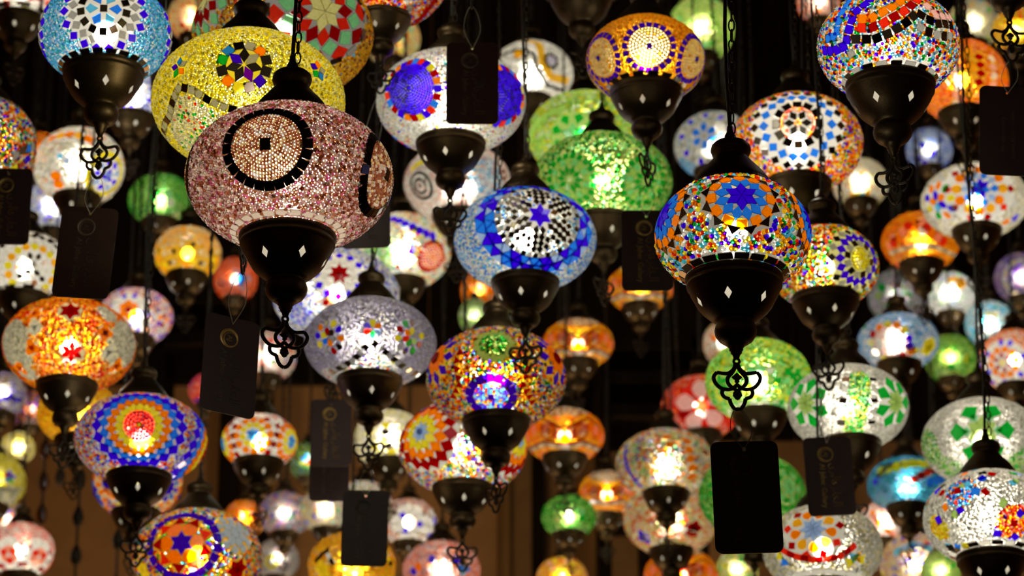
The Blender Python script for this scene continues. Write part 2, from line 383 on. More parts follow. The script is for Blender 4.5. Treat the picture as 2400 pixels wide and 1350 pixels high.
STAT = dict(tiles=0, beads=0, tris=0)
def build_lamp(L):
    g = Globe(L)
    for m in L['m']: g.motif(scale_rel(L, m) if L.get('rel') else m)
    root = link('mosaic_lamp', None, None, g.pos + Vector((0, 0, g.zb - 1.82 * g.R)))
    root.empty_display_size = .02
    root['label'] = L['label']; root['category'] = 'lamp'; root['group'] = 'mosaic glass lamps hanging from the ceiling'
    off = Vector((0, 0, 1.82 * g.R - g.zb))                    # globe centre above the root
    yaw = L.get('yaw', rnd.uniform(0, 60))
    # globe shell, open at the top and the bottom
    t0 = math.asin(max(-.98, -math.sqrt(1 - min(.97, (.86 * g.R / g.a)) ** 2))); t1 = math.asin(math.sqrt(1 - min(.97, (.7 * g.R / g.a)) ** 2))
    pr = [(g.a * math.cos(t0 + (t1 - t0) * i / 16), g.b * math.sin(t0 + (t1 - t0) * i / 16)) for i in range(17)]
    globe = link('globe', mesh_np('globe', *lathe(pr, 40), mat=shell_mat(L['grout']), smooth=True), root, off)
    near = L['w'] * L['cup'] > 250 * 140
    th = .0016 if near else .0018
    small = [[], [], []]
    for p, x, y, n, sh, w, h, col in g.tiles:
        if n.dot(g.view) < -.12 or p.z > g.zt + .001 or p.z < g.zb - .001: continue
        th = (.0016 if near else .0018) * (2.4 if sh == 'disc' else 1.0)
        M = Matrix(((x.x * w, y.x * h, n.x * th, p.x), (x.y * w, y.y * h, n.y * th, p.y), (x.z * w, y.z * h, n.z * th, p.z), (0, 0, 0, 1)))
        if max(w, h) / g.px >= 10:
            o = bpy.data.objects.new('mosaic_tile', tile_mesh(sh, col)); COL.objects.link(o); o.parent = globe; o.matrix_basis = M; STAT['tiles'] += 1
        else:
            tv, tf = TILE_GEO[sh]; b = len(small[0]); small[0] += [tuple(M @ Vector(v)) for v in tv]; small[1] += [[b + i for i in f] for f in tf]
            small[2] += [(*C.get(col, (.12, .11, .1)), 1)] * len(tv)
    if small[0]: link('tessera_layer', mesh_np('tessera_layer', small[0], small[1], BEAD, False, small[2]), globe, kind='stuff')
    # beads glued on the glass between the tiles
    bs = L['bs'] * g.px; area = 4 * math.pi * ((2 * (g.a * g.b) ** 1.6 + g.a ** 3.2) / 3) ** (1 / 1.6)
    n = int(area / (bs * bs * .80)); i = np.arange(n) + .5
    ph = np.arccos(1 - 2 * i / n); th_ = math.pi * (1 + 5 ** .5) * i
    P = np.stack([np.cos(th_) * np.sin(ph), np.sin(th_) * np.sin(ph), np.cos(ph)], 1)
    P += nrs.normal(0, .22 * bs / g.a, P.shape); P /= np.linalg.norm(P, axis=1, keepdims=True); P *= np.array([g.a, g.a, g.b])
    P = P[(P[:, 2] > g.zb) & (P[:, 2] < g.zt)]
    N_ = P / np.array([g.a ** 2, g.a ** 2, g.b ** 2]); N_ /= np.linalg.norm(N_, axis=1, keepdims=True)
    keep = N_ @ np.array(g.view) > -.15
    P, N_ = P[keep], N_[keep]
    keep = np.ones(len(P), bool)
    for c, r in g.excl: keep &= np.linalg.norm(P - np.array(c), axis=1) > r * .985
    if g.tiles:
        tc = np.array([t[0] for t in g.tiles]); tr = np.array([max(t[5], t[6]) * .46 for t in g.tiles])
        for j in range(len(tc)): keep &= ((P - tc[j]) ** 2).sum(1) > (tr[j] + bs * .2) ** 2
    P, N_ = P[keep], N_[keep]
    cols = pick(L['pal'], len(P)) if len(P) else np.zeros((0, 3))
    for c, r, spec in g.regs:
        m_ = np.linalg.norm(P - np.array(c), axis=1) < r
        if m_.any(): cols[m_] = pick(spec, int(m_.sum()))
    rad = bs * (.65 if near else .72) * nrs.uniform(.8, 1.15, len(P))
    for Q, r, spec in g.extra:
        Q = np.array(Q)
        if not len(Q): continue
        Nq = Q / np.array([g.a ** 2, g.a ** 2, g.b ** 2]); Nq /= np.linalg.norm(Nq, axis=1, keepdims=True)
        k = (Nq @ np.array(g.view) > -.15) & (Q[:, 2] > g.zb) & (Q[:, 2] < g.zt)
        if g.tiles:
            for j in range(len(tc)): k &= ((Q - tc[j]) ** 2).sum(1) > (tr[j] * .95) ** 2
        if not k.any(): continue
        P = np.concatenate([P, Q[k]]); N_ = np.concatenate([N_, Nq[k]]); cols = np.concatenate([cols, pick(spec, int(k.sum()))]); rad = np.concatenate([rad, np.full(int(k.sum()), r)])
    if len(P):
        link('bead_layer', bead_mesh(P, N_, rad, cols, near), globe, kind='stuff'); STAT['beads'] += len(P); STAT['tris'] += len(P) * (18 if near else 5)
    # metal cup with diamond openings, cap, pendant, cable and chain
    cup = link('cup', CUP_ME, root, off + Vector((0, 0, g.zb))); cup.scale = (g.R,) * 3; cup.rotation_euler = (0, 0, math.radians(yaw))
    for k in range(6):
        a = math.radians(60 * k + yaw) - g.azc
        if math.cos(a) > .1:
            o = link('pane', GLOW_INSERT_ME, cup); o.rotation_euler = (0, 0, math.radians(60 * k))  # added diffuser that makes the open hole show bright
    cap = link('cap', CAP_ME, root, off + Vector((0, 0, g.zt))); cap.scale = (g.R,) * 3
    if L.get('pend', True):
        s = PEND_H * g.R / .05; po = link('pendant', PEND_ME, root, Vector((0, 0, -.04 * s))); po.scale = (s,) * 3
        po.rotation_euler = (0, 0, math.radians(L.get('pyaw', rnd.uniform(-55, 55))))
    z0 = off.z + g.zt + 1.46 * g.R; ztop = CEIL - root.location.z
    y0 = root.location.y; zvis = CAM.z + y0 * math.tan(PITCH + 745 / F) - root.location.z + .1   # chain links are modelled a little past the top of the frame
    ph0 = rnd.uniform(0, 6); pts = []; z = z0; sw = .004
    while z < min(zvis, ztop - .05): pts.append((sw * math.sin(ph0 + z * 9) * min(1, (z - z0) * 10), sw * math.cos(ph0 * 2 + z * 7) * min(1, (z - z0) * 10), z)); z += .06
    pts.append((0, 0, ztop))
    if len(pts) > 1: link('cord', mesh_np('cord', *tube(pts, .0022 if near else .0026, 5), mat=CORD, smooth=True), root)
    zl = z0 - .002; k = 0; lv, lf = [], []
    nl = int((min(zvis, ztop) - zl) / .0122)
    single = near and nl <= 70
    for k in range(max(nl, 0)):
        zz = zl + k * .0122; M = Matrix.Translation((.004 + .002 * math.sin(zz * 11 + ph0), -.004, zz)) @ Matrix.Rotation((k % 2) * math.pi / 2 + .4 * math.sin(k * 1.7), 4, 'Z')
        if single:
            o = bpy.data.objects.new('chain_link', LINK_ME); COL.objects.link(o); o.parent = root; o.matrix_basis = M
        else:
            b = len(lv); lv += [tuple(M @ Vector(v)) for v in LINKLO_V]; lf += [[b + q for q in f] for f in LINKLO_F]
    if lv: link('chain', mesh_np('chain', lv, lf, IRON), root, kind='stuff')
    if L['p'] > 0:
        ld = bpy.data.lights.new('bulb', 'POINT'); ld.energy = LAMP_POWER * L['p'] * (g.a * math.sqrt(L['asp'])) ** 2; ld.shadow_soft_size = .012; ld.color = (1, .93, .79)
        lo = bpy.data.objects.new('bulb', ld); COL.objects.link(lo); lo.parent = root; lo.location = off + Vector((0, 0, .05 * g.b))
    return g

# lamp table: every lamp at its place, then depths spread so that no lamp or cord runs through another
LAMPS = []
def lamp(x, y, w, label, pal, m=(), cup=None, asp=.71, bs=None, grout='clear', p=1.0, rel=False, d=None, **k):
    if cup is None: cup = .56 * w
    d = d or .10 * F / cup
    if d > 9.3: d = 8.4 + .9 * ((x * 13 + y * 7) % 100) / 100
    LAMPS.append(dict(x=x, y=y, w=w, cup=cup, asp=asp, label=label, pal=pal, m=list(m), bs=bs or max(4.6, w * .034), grout=grout, p=p, rel=rel, d=d, **k))
def small(x, y, w, label, pal, m=(), **k):
    k['p'] = k.get('p', 1) * .8; lamp(x, y, w, label, pal, m, rel=True, **k)
def flower(dx, dy, c1, c2, c3=None, s=1.0, n=8, rep=5):
    """rosette of a small lamp: star, ring of petals, outer ring"""
    r = [(.0, 1, 'disc', .16 * s, .16 * s, c1.split('|')[0], 0), (.15 * s, n, 'dia', .14 * s, .24 * s, c1, 0), (.35 * s, n + 2, 'dia', .2 * s, .26 * s, c2, .5)]
    if c3: r.append((.56 * s, n + 5, 'dia', .2 * s, .25 * s, c3, 0))
    return ('rep', 360 / rep, rep, [('ros', dx, dy, r)])
def eye(dx, dy, inner, ring, s=1.0, bead=None, rep=5):
    m = [('ros', dx, dy, [(.42 * s, 14, 'sq', .15 * s, .16 * s, ring, 0)], 0), ('disc', dx, dy, .34 * s, inner, .075)]
    return ('rep', 360 / rep, rep, m)

MULTI = 'red:2 orange:3 amber:2 yellow:2 green:1.5 cob:2 sky:2 white:3 teal:1'
# ---- the large lamps of the foreground
lamp(678, 418, 481, 'large mauve and bronze beaded lamp with a black-ringed round eye, nearest of all', 'mauve:6 bronze:2.4 white:2.2 brown:1.8 rose:1.1 clear:2.4', cup=222, asp=.68, bs=8.2, grout='bronze', p=.95, yaw=58, pyaw=18, m=[
    ('rep', 84, 3, [('ros', 622, 338, [(96, 24, 'sq', 23, 25, 'black', 0), (0, 1, 'sq', 25, 28, 'black', 0)], 0), ('disc', 622, 338, 83, 'bronze:4 cream:2 brown:2 white:1.2 clear:1', 7.4)]),
    ('rep', 74, 1, [('ros', (-97, 14), 0, [(96, 24, 'sq', 23, 25, 'black', 0)], 0), ('disc', (-97, 14), 0, 83, 'bronze:4 cream:2 brown:2', 7.4)]),
    ('rim', 26, 26, 17, 'clear')])
lamp(1718, 552, 360, 'multicoloured seed bead lamp with a blue star rosette in orange squares', MULTI, cup=223, asp=.735, bs=10.8, grout='grey', p=1.1, yaw=16, pyaw=0, m=[
    ('rep', 72, 5, [('ros', 1738, 459, [(20, 6, 'dia', 26, 40, 'cob', 0), (46, 12, 'dia', 26, 37, 'blue', .5), (71, 12, 'sq', 25, 25, 'orange', 0), (86, 12, 'tri', 34, 20, 'mirror', .5)], 77)]),
    ('rim', 20, 34, 18, 'mirror')])
lamp(582, 238, 447, 'large yellow beaded lamp with a mirror flower, behind the mauve lamp', 'yellow:5 lemon:5 clear:.8', cup=200, asp=.70, bs=6.6, grout='yellow', p=.98, yaw=10, pyaw=82, d=3.85, m=[
    ('ros', 572, 152, [(24, 7, 'dia', 24, 42, 'mirror|cob|silver|mirror|purple|mirror|grey', 0), (52, 12, 'sq', 24, 24, 'mirror|blue|green|mirror|orange|yellow|mirror|cob|mirror|mirror|orange|grey', .5)], 34),
    ('ros', 420, 158, [(15, 5, 'dia', 17, 24, 'blue|cob|green|orange|grey', 0)]), ('ros', 745, 165, [(15, 5, 'dia', 20, 24, 'orange|cob|green|blue|grey', 0)]),
    ('path', [(392, 325), (400, 270), (412, 222), (423, 203), (455, 212), (486, 232), (525, 250), (575, 262), (640, 262), (700, 250)], 21, 'sq', 19, 19, 'grey|grey|mirror'),
    ('reg', 480, 325, 95, 'clear:9 white:2 green:1.3 red:.5 yellow:.6'), ('reg', 445, 270, 48, 'clear:9 white:2 green:1.3 red:.5'), ('reg', 560, 340, 80, 'clear:9 green:1.3 red:.5 yellow:.6'),
    ('rim', 28, 18, 14, 'grey', True)])
lamp(663, 78, 417, 'gold beaded lamp with yellow star ringed by red and green diamonds, top left', 'gold:8 amber:2 brown:1.5 red:.3 sky:.2', cup=178, asp=.68, bs=7.5, grout='grey', p=.75, d=4.35, m=[
    ('ros', 760, 27, [(24, 6, 'dia', 31, 49, 'lemon', 0), (58, 12, 'dia', 33, 48, 'red|dred', .5), (88, 12, 'dia', 40, 46, 'mint', 0), (117, 12, 'dia', 46, 48, 'dred|red', .5), (136, 18, 'sq', 30, 18, 'grey|mirror', 0)], 140),
    ('ros', (-62, 16), 0, [(23, 6, 'dia', 24, 42, 'lemon', 0), (56, 12, 'dia', 27, 40, 'dred', .5), (86, 12, 'dia', 29, 36, 'mint', 0)], 0),
    ('reg', 490, 25, 40, 'gold:6 amber:2 orange:1 cob:.6 brown:2')])
lamp(247, 80, 308, 'sky blue beaded lamp with a mirror rosette tipped in cobalt diamonds, top left', 'sky:5 teal:2 pale:2 white:.8', cup=187, asp=.75, bs=5.2, grout='white', p=.9, yaw=43, pyaw=-12, m=[
    ('ros', 243, 20, [(0, 1, 'sq', 17, 17, 'mirror', 0), (27, 6, 'kite', 24, 30, 'blue|sky', .5), (53, 13, 'sq', 17, 18, 'mirror', .5), (75, 18, 'dia', 22, 28, 'grey', 0), (97, 18, 'dia', 22, 26, 'cob', .5)], 90),
    ('ros', (103, 18), 0, [(75, 18, 'dia', 22, 28, 'grey', 0), (97, 18, 'dia', 22, 26, 'cob', .5)], 90), ('ros', (-103, 18), 0, [(75, 18, 'dia', 22, 28, 'grey', 0), (97, 18, 'dia', 22, 26, 'cob', .5)], 90),
    ('rim', 20, 24, 13, 'mirror')])
lamp(1057, 240, 345, 'white speckled lamp with two big cobalt discs behind a hanging tag', 'white:16 red:.5 cob:.4 yellow:.6 teal:.5', cup=160, asp=.66, bs=5.0, grout='white', p=1.1, yaw=20, m=[
    ('rep', 88, 4, [('ros', 958, 207, [(72, 24, 'sq', 16, 18, 'dred|cob|orange|dred|yellow|cob|red|blue', 0)], 0), ('disc', 958, 207, 64, 'cob:8 navy:3', 6)])])
lamp(1231, 563, 328, 'blue and white lamp with a cobalt star among mirror spokes, centre', 'white:4 sky:2 blue:2 pale:2 clear:3', cup=157, asp=.70, bs=5.2, grout='white', p=.95, yaw=20, m=[
    ('ros', 1266, 504, [(15, 6, 'dia', 18, 31, 'cob', 0)] + [(r, 6, 'dia', 16, 23, 'mirror', g * 8 / r * 6 / 6.283) for r in (36, 51, 66, 81) for g in (-1, 1)] + [(r, 6, 'dia', 15, 19, 'mirror', g * 24 / r * 6 / 6.283) for r in (60, 76) for g in (-1, 1)] + [(100, 36, 'sq', 12, 13, 'mirror|grey', 0)], 0),
    ('ros', 1266, 504, [(120, 24, 'tri', 34, 32, 'cob|blue|blue|cob|pale', 0), (124, 24, 'ttri', 30, 28, 'blue|cob|pale', .5), (145, 26, 'tri', 36, 34, 'cob|blue|cob', .3), (150, 26, 'ttri', 32, 28, 'blue|pale', .8)], 0), ('reg', 1266, 504, 104, 'white:5 blue:2 sky:2 clear:2')])
lamp(1513, 140, 273, 'amber beaded lamp with straw spirals ringed by cobalt squares', 'amber:6 gold:4 orange:1', cup=166, asp=.71, bs=4.8, grout='amber', p=.7, yaw=20, pyaw=60, m=[
    ('rep', 60, 6, [('ros', 1522, 108, [(57, 20, 'sq', 13, 14, 'cob', 0), (0, 1, 'sq', 13, 13, 'cob', 0)], 0), ('disc', 1522, 108, 49, 'cream:8 lemon:3 gold:1', 7.2)]), ('rim', 16, 25, 11, 'mirror')])
lamp(1868, 337, 302, 'white lamp with red bead heart, mirror and blue diamond rings, upper right', 'orange:4 amber:3 red:2 cob:1.6 green:1 yellow:2 white:1.5', cup=152, asp=.74, bs=6.6, grout='white', p=1.1, m=[
    ('ros', 1870, 288, [(20, 6, 'dia', 19, 28, 'mirror', .5), (50, 12, 'sq', 21, 19, 'mirror', 0), (82, 18, 'dia', 24, 27, 'blue', .5), (108, 20, 'dia', 22, 27, 'mirror', 0)], 112),
    ('disc', 1870, 288, 46, 'red:2 salmon:4 orange:2', 6)])
lamp(2082, 108, 325, 'lamp with cobalt, orange and mirror wave bands above coloured beads, top right', 'white:4 sky:3 amber:2 red:1.3 cob:1.6 green:1.2 orange:2 clear:2', cup=206, asp=.76, bs=8.0, grout='white', p=1.0, yaw=58, m=[
    ('path', [(1930, 118), (1955, 120), (1985, 106), (1993, 62), (2008, 28), (2036, 6), (2068, -18)], 23, 'sq', 21, 22, 'cob'),
    ('path', [(1936, 92), (1962, 86), (1968, 50), (1985, 14), (2012, -14)], 23, 'sq', 21, 21, 'blue'),
    ('path', [(2012, 45), (2040, 45), (2062, 33), (2086, 20), (2112, 6), (2140, -8), (2180, -10), (2205, 12)], 25, 'sq', 23, 22, 'orange'),
    ('path', [(2008, 66), (2042, 66), (2070, 55), (2100, 38), (2126, 22), (2150, 2)], 27, 'sq', 23, 21, 'red|dred'),
    ('path', [(1996, 92), (2050, 92), (2080, 80), (2106, 65), (2128, 50), (2148, 30), (2172, 45), (2196, 56), (2232, 62)], 25, 'sq', 22, 21, 'mirror|mirror|black'),
    ('path', [(2146, 58), (2172, 74), (2200, 84), (2234, 88)], 24, 'sq', 20, 22, 'grey|mirror'), ('path', [(2164, 8), (2188, 33), (2212, 42), (2240, 38)], 25, 'sq', 25, 25, 'pink'),
    ('path', [(1926, 62), (1940, 30), (1960, 4)], 24, 'sq', 22, 22, 'pink'), ('path', [(1990, 116), (2004, 140)], 22, 'sq', 20, 20, 'grey'), ('rim', 20, 26, 12, 'mirror|grey')])
lamp(868, 805, 305, 'lavender grey lamp with a mirror chevron and tiny flowers, below the mauve lamp', 'lav:8 clear:2 grey:2', cup=152, asp=.66, bs=4.8, grout='lav', p=.75, m=[
    ('path', [(775, 872), (830, 842), (870, 800), (905, 826), (945, 858), (990, 884)], 16, 'sq', 15, 15, 'mirror|grey'),
    ('ros', 873, 771, [(13, 6, 'petal', 15, 20, 'yellow|cob|red|green|pale|orange', 0)]), ('ros', 770, 790, [(13, 6, 'petal', 15, 20, 'dred|yellow|blue|orange|grey|mirror', 0), (33, 10, 'petal', 16, 20, 'mirror|orange|cob|yellow|grey|dred', 0)], 0),
    ('ros', 962, 790, [(13, 6, 'petal', 15, 20, 'yellow|orange|red|green|lime|grey', 0), (33, 10, 'petal', 16, 20, 'mirror|green|dred|yellow|grey', 0)], 0),
    ('reg', 868, 872, 62, 'white:8 clear:3 red:.8 teal:.7 yellow:.8 cob:.6'), ('reg', 800, 890, 50, 'white:8 clear:3 red:.8 teal:.7'), ('reg', 950, 900, 50, 'white:8 clear:3 red:.8 teal:.7 cob:.6')])
lamp(1163, 888, 322, 'multicoloured beaded lamp with a cobalt ring flower and green-tiled top', MULTI + ' gold:3 dred:1', cup=156, asp=.70, bs=6.6, grout='gold', p=.72, m=[
    ('ros', 1151, 930, [(50, 14, 'sq', 21, 20, 'cob', 0), (0, 1, 'sq', 15, 15, 'cob', 0)], 0), ('disc', 1151, 930, 39, 'cob:3 sky:3 blue:2 red:1 amber:1', 6),
    ('ros', 1158, 806, [(40, 14, 'sq', 17, 18, 'lime', 0)], 0), ('reg', 1158, 806, 34, 'green:3 lime:2'),
    ('ros', (-62, 12), 0, [(22, 7, 'petal', 24, 36, 'orange', 0), (0, 1, 'disc', 30, 30, 'dred', 0), (52, 9, 'dia', 24, 34, 'cob', .5)], 34), ('ros', (62, 12), 0, [(22, 7, 'petal', 24, 36, 'orange', 0), (0, 1, 'disc', 30, 30, 'dred', 0), (52, 9, 'dia', 24, 34, 'cob', .5)], 34),
    ('path', [(1084, 818), (1070, 850), (1080, 900), (1060, 940)], 20, 'tri', 20, 18, 'dred'), ('path', [(1226, 815), (1238, 860), (1226, 905), (1252, 950)], 20, 'tri', 20, 18, 'dred')])
lamp(162, 811, 305, 'orange beaded lamp with a dark red star and clear sides, left edge', 'orange:6 amber:5 red:2 brown:1', cup=142, asp=.69, bs=7, grout='cream', p=.85, m=[
    ('ros', 168, 825, [(15, 6, 'dia', 16, 30, 'dred', 0)]), ('ros', 165, 728, [(14, 6, 'dia', 18, 30, 'dred', 0)]),
    ('reg', 30, 810, 62, 'clear'), ('reg', 295, 810, 60, 'clear'), ('reg', 250, 735, 26, 'clear'), ('reg', 60, 870, 30, 'clear'),
    ('ros', 75, 815, [(9, 3, 'hex', 22, 26, 'orange', 0)]), ('ros', 48, 862, [(9, 3, 'hex', 22, 26, 'orange', .5)]), ('ros', 246, 780, [(9, 4, 'hex', 20, 26, 'orange', 0)]), ('ros', 272, 858, [(9, 3, 'hex', 22, 30, 'orange', .3)]),
    ('ros', 82, 735, [(9, 3, 'hex', 20, 24, 'orange', 0)]), ('ros', 82, 768, [(8, 3, 'dia', 26, 26, 'clear', 0)]), ('ros', 254, 826, [(8, 3, 'dia', 28, 28, 'clear', 0)])])
lamp(330, 1030, 305, 'lamp with a red bead eye in yellow, orange and blue diamond rings, lower left', 'orange:3 lav:3 cob:1.3 yellow:1 white:2 red:1 sky:1', cup=151, asp=.66, bs=6.0, grout='lav', p=.8, m=[
    ('rep', 100, 3, [('ros', 326, 996, [(0, 1, 'sq', 15, 15, 'yellow', 0), (46, 15, 'sq', 19, 20, 'yellow', 0), (66, 20, 'dia', 24, 30, 'orange', .5), (86, 21, 'dia', 27, 29, 'blue', 0), (106, 22, 'dia', 31, 32, 'cob', .5)], 106), ('disc', 326, 996, 36, 'red:6 dred:2 salmon:1', 8)])])
lamp(462, 1308, 300, 'lamp with a cobalt star in orange petals inside a blue ring, cut by bottom edge', MULTI + ' gold:2', cup=146, asp=.74, bs=7, grout='gold', p=.75, m=[
    ('ros', 425, 1272, [(15, 6, 'dia', 18, 30, 'cob', 0), (37, 6, 'hex', 40, 30, 'orange', .5), (60, 9, 'tri', 32, 26, 'dred|red', .25)], 0), ('ros', 425, 1272, [(84, 22, 'sq', 21, 20, 'cob', 0)], 0),
    ('ros', 335, 1336, [(12, 5, 'petal', 18, 24, 'yellow', 0)]), ('ros', 550, 1250, [(0, 1, 'hex', 24, 24, 'pale', 0), (24, 7, 'hex', 22, 24, 'pale', 0), (42, 10, 'hex', 20, 18, 'pale', 0)]), ('ros', 556, 1335, [(14, 6, 'dia', 22, 32, 'dred', 0)])])
lamp(1085, 1050, 295, 'lamp with a pale blue star ringed yellow, orange and red above a dark cup', MULTI + ' white:2', cup=141, asp=.72, bs=6.4, grout='clear', p=.85, m=[
    ('rep', 105, 3, [('ros', 985, 1012, [(13, 7, 'dia', 15, 28, 'pale', 0), (0, 1, 'disc', 16, 16, 'pale', 0), (34, 10, 'dia', 26, 34, 'yellow', .5), (57, 13, 'dia', 31, 36, 'orange', 0), (81, 16, 'dia', 34, 38, 'dred', .5)])])])
lamp(1932, 627, 248, 'bead lamp with a yellow medallion in cobalt zigzags, behind the star lamp', 'orange:4 red:2 amber:3 green:2 yellow:3 white:2 sky:1 cob:.8', cup=156, asp=.76, bs=8, grout='lemon', p=.9, pyaw=-25, m=[
    ('ros', 2018, 606, [(38, 12, 'sq', 15, 15, 'grey|mirror', 0), (56, 16, 'dia', 22, 26, 'cob', .5), (76, 18, 'dia', 20, 22, 'grey|mirror', 0)], 84), ('disc', 2018, 606, 31, 'yellow:5 lemon:3', 8)])
lamp(1988, 957, 278, 'clear white lamp with emerald flowers and a green bead band, lower right', 'white:4 clear:7', cup=146, asp=.70, bs=5, grout='white', p=.85, m=[
    ('rep', 100, 3, [('ros', 1888, 945, [(15, 7, 'dia', 19, 31, 'lime', 0), (42, 7, 'kite', 32, 44, 'green', .5)], 26)]), ('reg', 2016, 890, 26, 'green:4 lime:3 yellow:2 mint:2'), ('reg', 2012, 920, 27, 'green:4 lime:3 yellow:2 mint:2'), ('reg', 2008, 950, 28, 'green:4 lime:3 yellow:2 mint:2'), ('reg', 2003, 985, 28, 'green:4 lime:3 yellow:2'), ('reg', 1998, 1015, 28, 'green:4 lime:3 yellow:2'),
    ('path', [(1985, 880), (1978, 930), (1972, 990)], 26, 'sq', 14, 18, 'mirror|white'), ('path', [(2042, 880), (2048, 930), (2042, 990)], 26, 'sq', 10, 18, 'mirror|clear')])
lamp(1778, 893, 240, 'lime green beaded lamp behind the black filigree pendant', 'lime:6 mint:2 yellow:2 green:1', cup=128, asp=.78, bs=8, grout='lime', p=1.0, m=[
    ('path', [(1750, 872), (1770, 868), (1800, 868), (1830, 870), (1860, 874)], 22, 'sq', 19, 19, 'green|mint|white|lime|green'), ('path', [(1745, 892), (1800, 890), (1860, 894)], 22, 'sq', 19, 15, 'mint|white|lime|green'),
    ('ros', 1690, 900, [(14, 5, 'dia', 16, 26, 'green', 0)]), ('ros', 1868, 885, [(12, 4, 'sq', 16, 18, 'green', 0)]), ('ros', 1825, 950, [(10, 4, 'dia', 16, 22, 'green|mint', 0)]), ('rim', 16, 20, 10, 'white')])
lamp(2302, 1036, 278, 'white crackle lamp with a broad green leaf flower, right edge', 'white:4 clear:7', cup=142, asp=.71, bs=5, grout='white', p=.85, m=[
    ('ros', 2302, 1010, [(20, 6, 'dia', 26, 36, 'lime', 0), (54, 6, 'kite', 44, 46, 'green', .5), (36, 6, 'dia', 24, 22, 'mint', .5)], 30), ('reg', 2175, 1050, 46, 'lime:3 clear:2 green:2'), ('reg', 2230, 1100, 40, 'lime:3 clear:2 green:2'), ('reg', 2390, 1090, 50, 'lime:3 clear:2 green:2')])
lamp(2320, 1214, 305, 'clear bead lamp scattered with small bright squares, lower right corner', 'white:5 clear:6', cup=164, asp=.71, bs=6.5, grout='white', p=.95, m=[
    ('reg', 2252, 1152, 40, 'sky:3 blue:3 red:1 orange:1'), ('reg', 2376, 1226, 44, 'orange:5 red:3 cob:.5'), ('reg', 2200, 1238, 32, 'yellow:5 amber:1'), ('scat', 60, 'sq', 18, 'cob|blue|blue|green|dred|yellow|orange|sky|cob|pale|lime|black'), ('ros', 2376, 1226, [(0, 1, 'sq', 16, 16, 'dred', 0)], 0), ('rim', 20, 26, 14, 'mirror|white')])
lamp(1928, 1288, 275, 'clear beaded lamp with a pale blue star in orange petals and dark red arch', 'clear:6 cream:3 white:2', cup=152, asp=.73, bs=6.4, grout='clear', p=.8, m=[
    ('ros', 1905, 1240, [(16, 8, 'dia', 16, 34, 'pale', 0), (42, 9, 'petal', 24, 28, 'orange|amber', .5), (64, 9, 'dia', 22, 24, 'red|dred', 0)]),
    ('path', [(1822, 1280), (1862, 1303), (1912, 1312), (1966, 1305), (2010, 1272)], 17, 'sq', 17, 15, 'dred|red'), ('path', [(1845, 1325), (1825, 1300)], 18, 'tri', 26, 24, 'blue|yellow'), ('path', [(1985, 1322), (2004, 1300), (2020, 1310)], 15, 'tri', 28, 26, 'yellow|sky|amber'), ('rim', 20, 27, 15, 'white')])
# ---- middle distance
lamp(1412, 427, 320, 'green beaded lamp with dark leaf rings above a hanging tag', 'lime:5 mint:3 lemon:3 green:2', cup=146, asp=.66, bs=8, grout='lime', p=.8, d=5.5, m=[
    ('rep', 75, 5, [('ros', 1335, 420, [(22, 10, 'dia', 13, 26, 'green', 0), (42, 16, 'sq', 13, 15, 'mint|lime', .5), (58, 18, 'sq', 14, 14, 'green', 0)], 64)])])
lamp(1372, 318, 262, 'lime lamp with bright emerald flower, above the leaf-ring green lamp', 'lime:6 yellow:2 clear:2', cup=120, asp=.74, bs=8, grout='lime', p=1.15, d=6.4, m=[
    ('ros', 1345, 318, [(16, 6, 'dia', 20, 30, 'mint|green', 0), (42, 8, 'kite', 24, 28, 'green', .5)]), ('path', [(1245, 330), (1270, 280), (1320, 255)], 24, 'sq', 24, 22, 'lime'), ('ros', 1465, 340, [(12, 5, 'dia', 16, 24, 'green', 0)])])
lamp(787, 692, 292, 'white and blue lamp with a dark red star in a cobalt ring, half hidden', 'white:8 pale:3 cob:1.5 clear:2 brown:.6', cup=140, asp=.70, bs=6, grout='white', p=.95, d=5.75, m=[
    ('ros', 795, 641, [(13, 7, 'dia', 14, 28, 'dred', 0), (34, 9, 'dia', 20, 24, 'white', .5), (54, 12, 'dia', 20, 24, 'cob', 0)]), ('reg', 690, 730, 50, 'white:4 cob:2 pale:2'), ('ros', 770, 705, [(8, 3, 'dia', 20, 20, 'brown|dred', 0)])])
lamp(945, 590, 215, 'pale lamp with an orange medallion and green glow, right of the mauve lamp', 'white:5 lemon:3 red:.8 teal:.6 orange:.8', cup=108, asp=.80, bs=6.5, grout='white', p=1.1, m=[
    ('ros', 1014, 602, [(36, 16, 'sq', 12, 10, 'dred', 0)], 0), ('disc', 1014, 602, 32, 'orange:6 red:3', 7), ('reg', 890, 590, 48, 'lime:5 mint:3 white:2'), ('path', [(915, 512), (950, 525), (990, 545), (1025, 560)], 18, 'hex', 20, 22, 'cob'), ('ros', 962, 586, [(0, 1, 'tri', 20, 24, 'cob', 0)]), ('scat', 12, 'dia', 15, 'dred|yellow|teal|orange')])
lamp(1072, 430, 245, 'pink white lamp with a black spiral, under the white speckled lamp', 'white:8 pink:4', cup=116, asp=.72, bs=5.2, grout='white', p=.95, m=[
    ('ros', 985, 436, [(32, 20, 'sq', 9, 8, 'black', 0), (17, 12, 'sq', 8, 7, 'black', 0), (0, 1, 'sq', 8, 8, 'black', 0)], 0), ('reg', 1145, 420, 50, 'sky:3 white:4 pale:3 orange:1'), ('path', [(965, 400), (980, 385), (1000, 378)], 14, 'sq', 14, 14, 'yellow'), ('ros', 1180, 410, [(10, 8, 'sq', 9, 9, 'brown', 0)])])
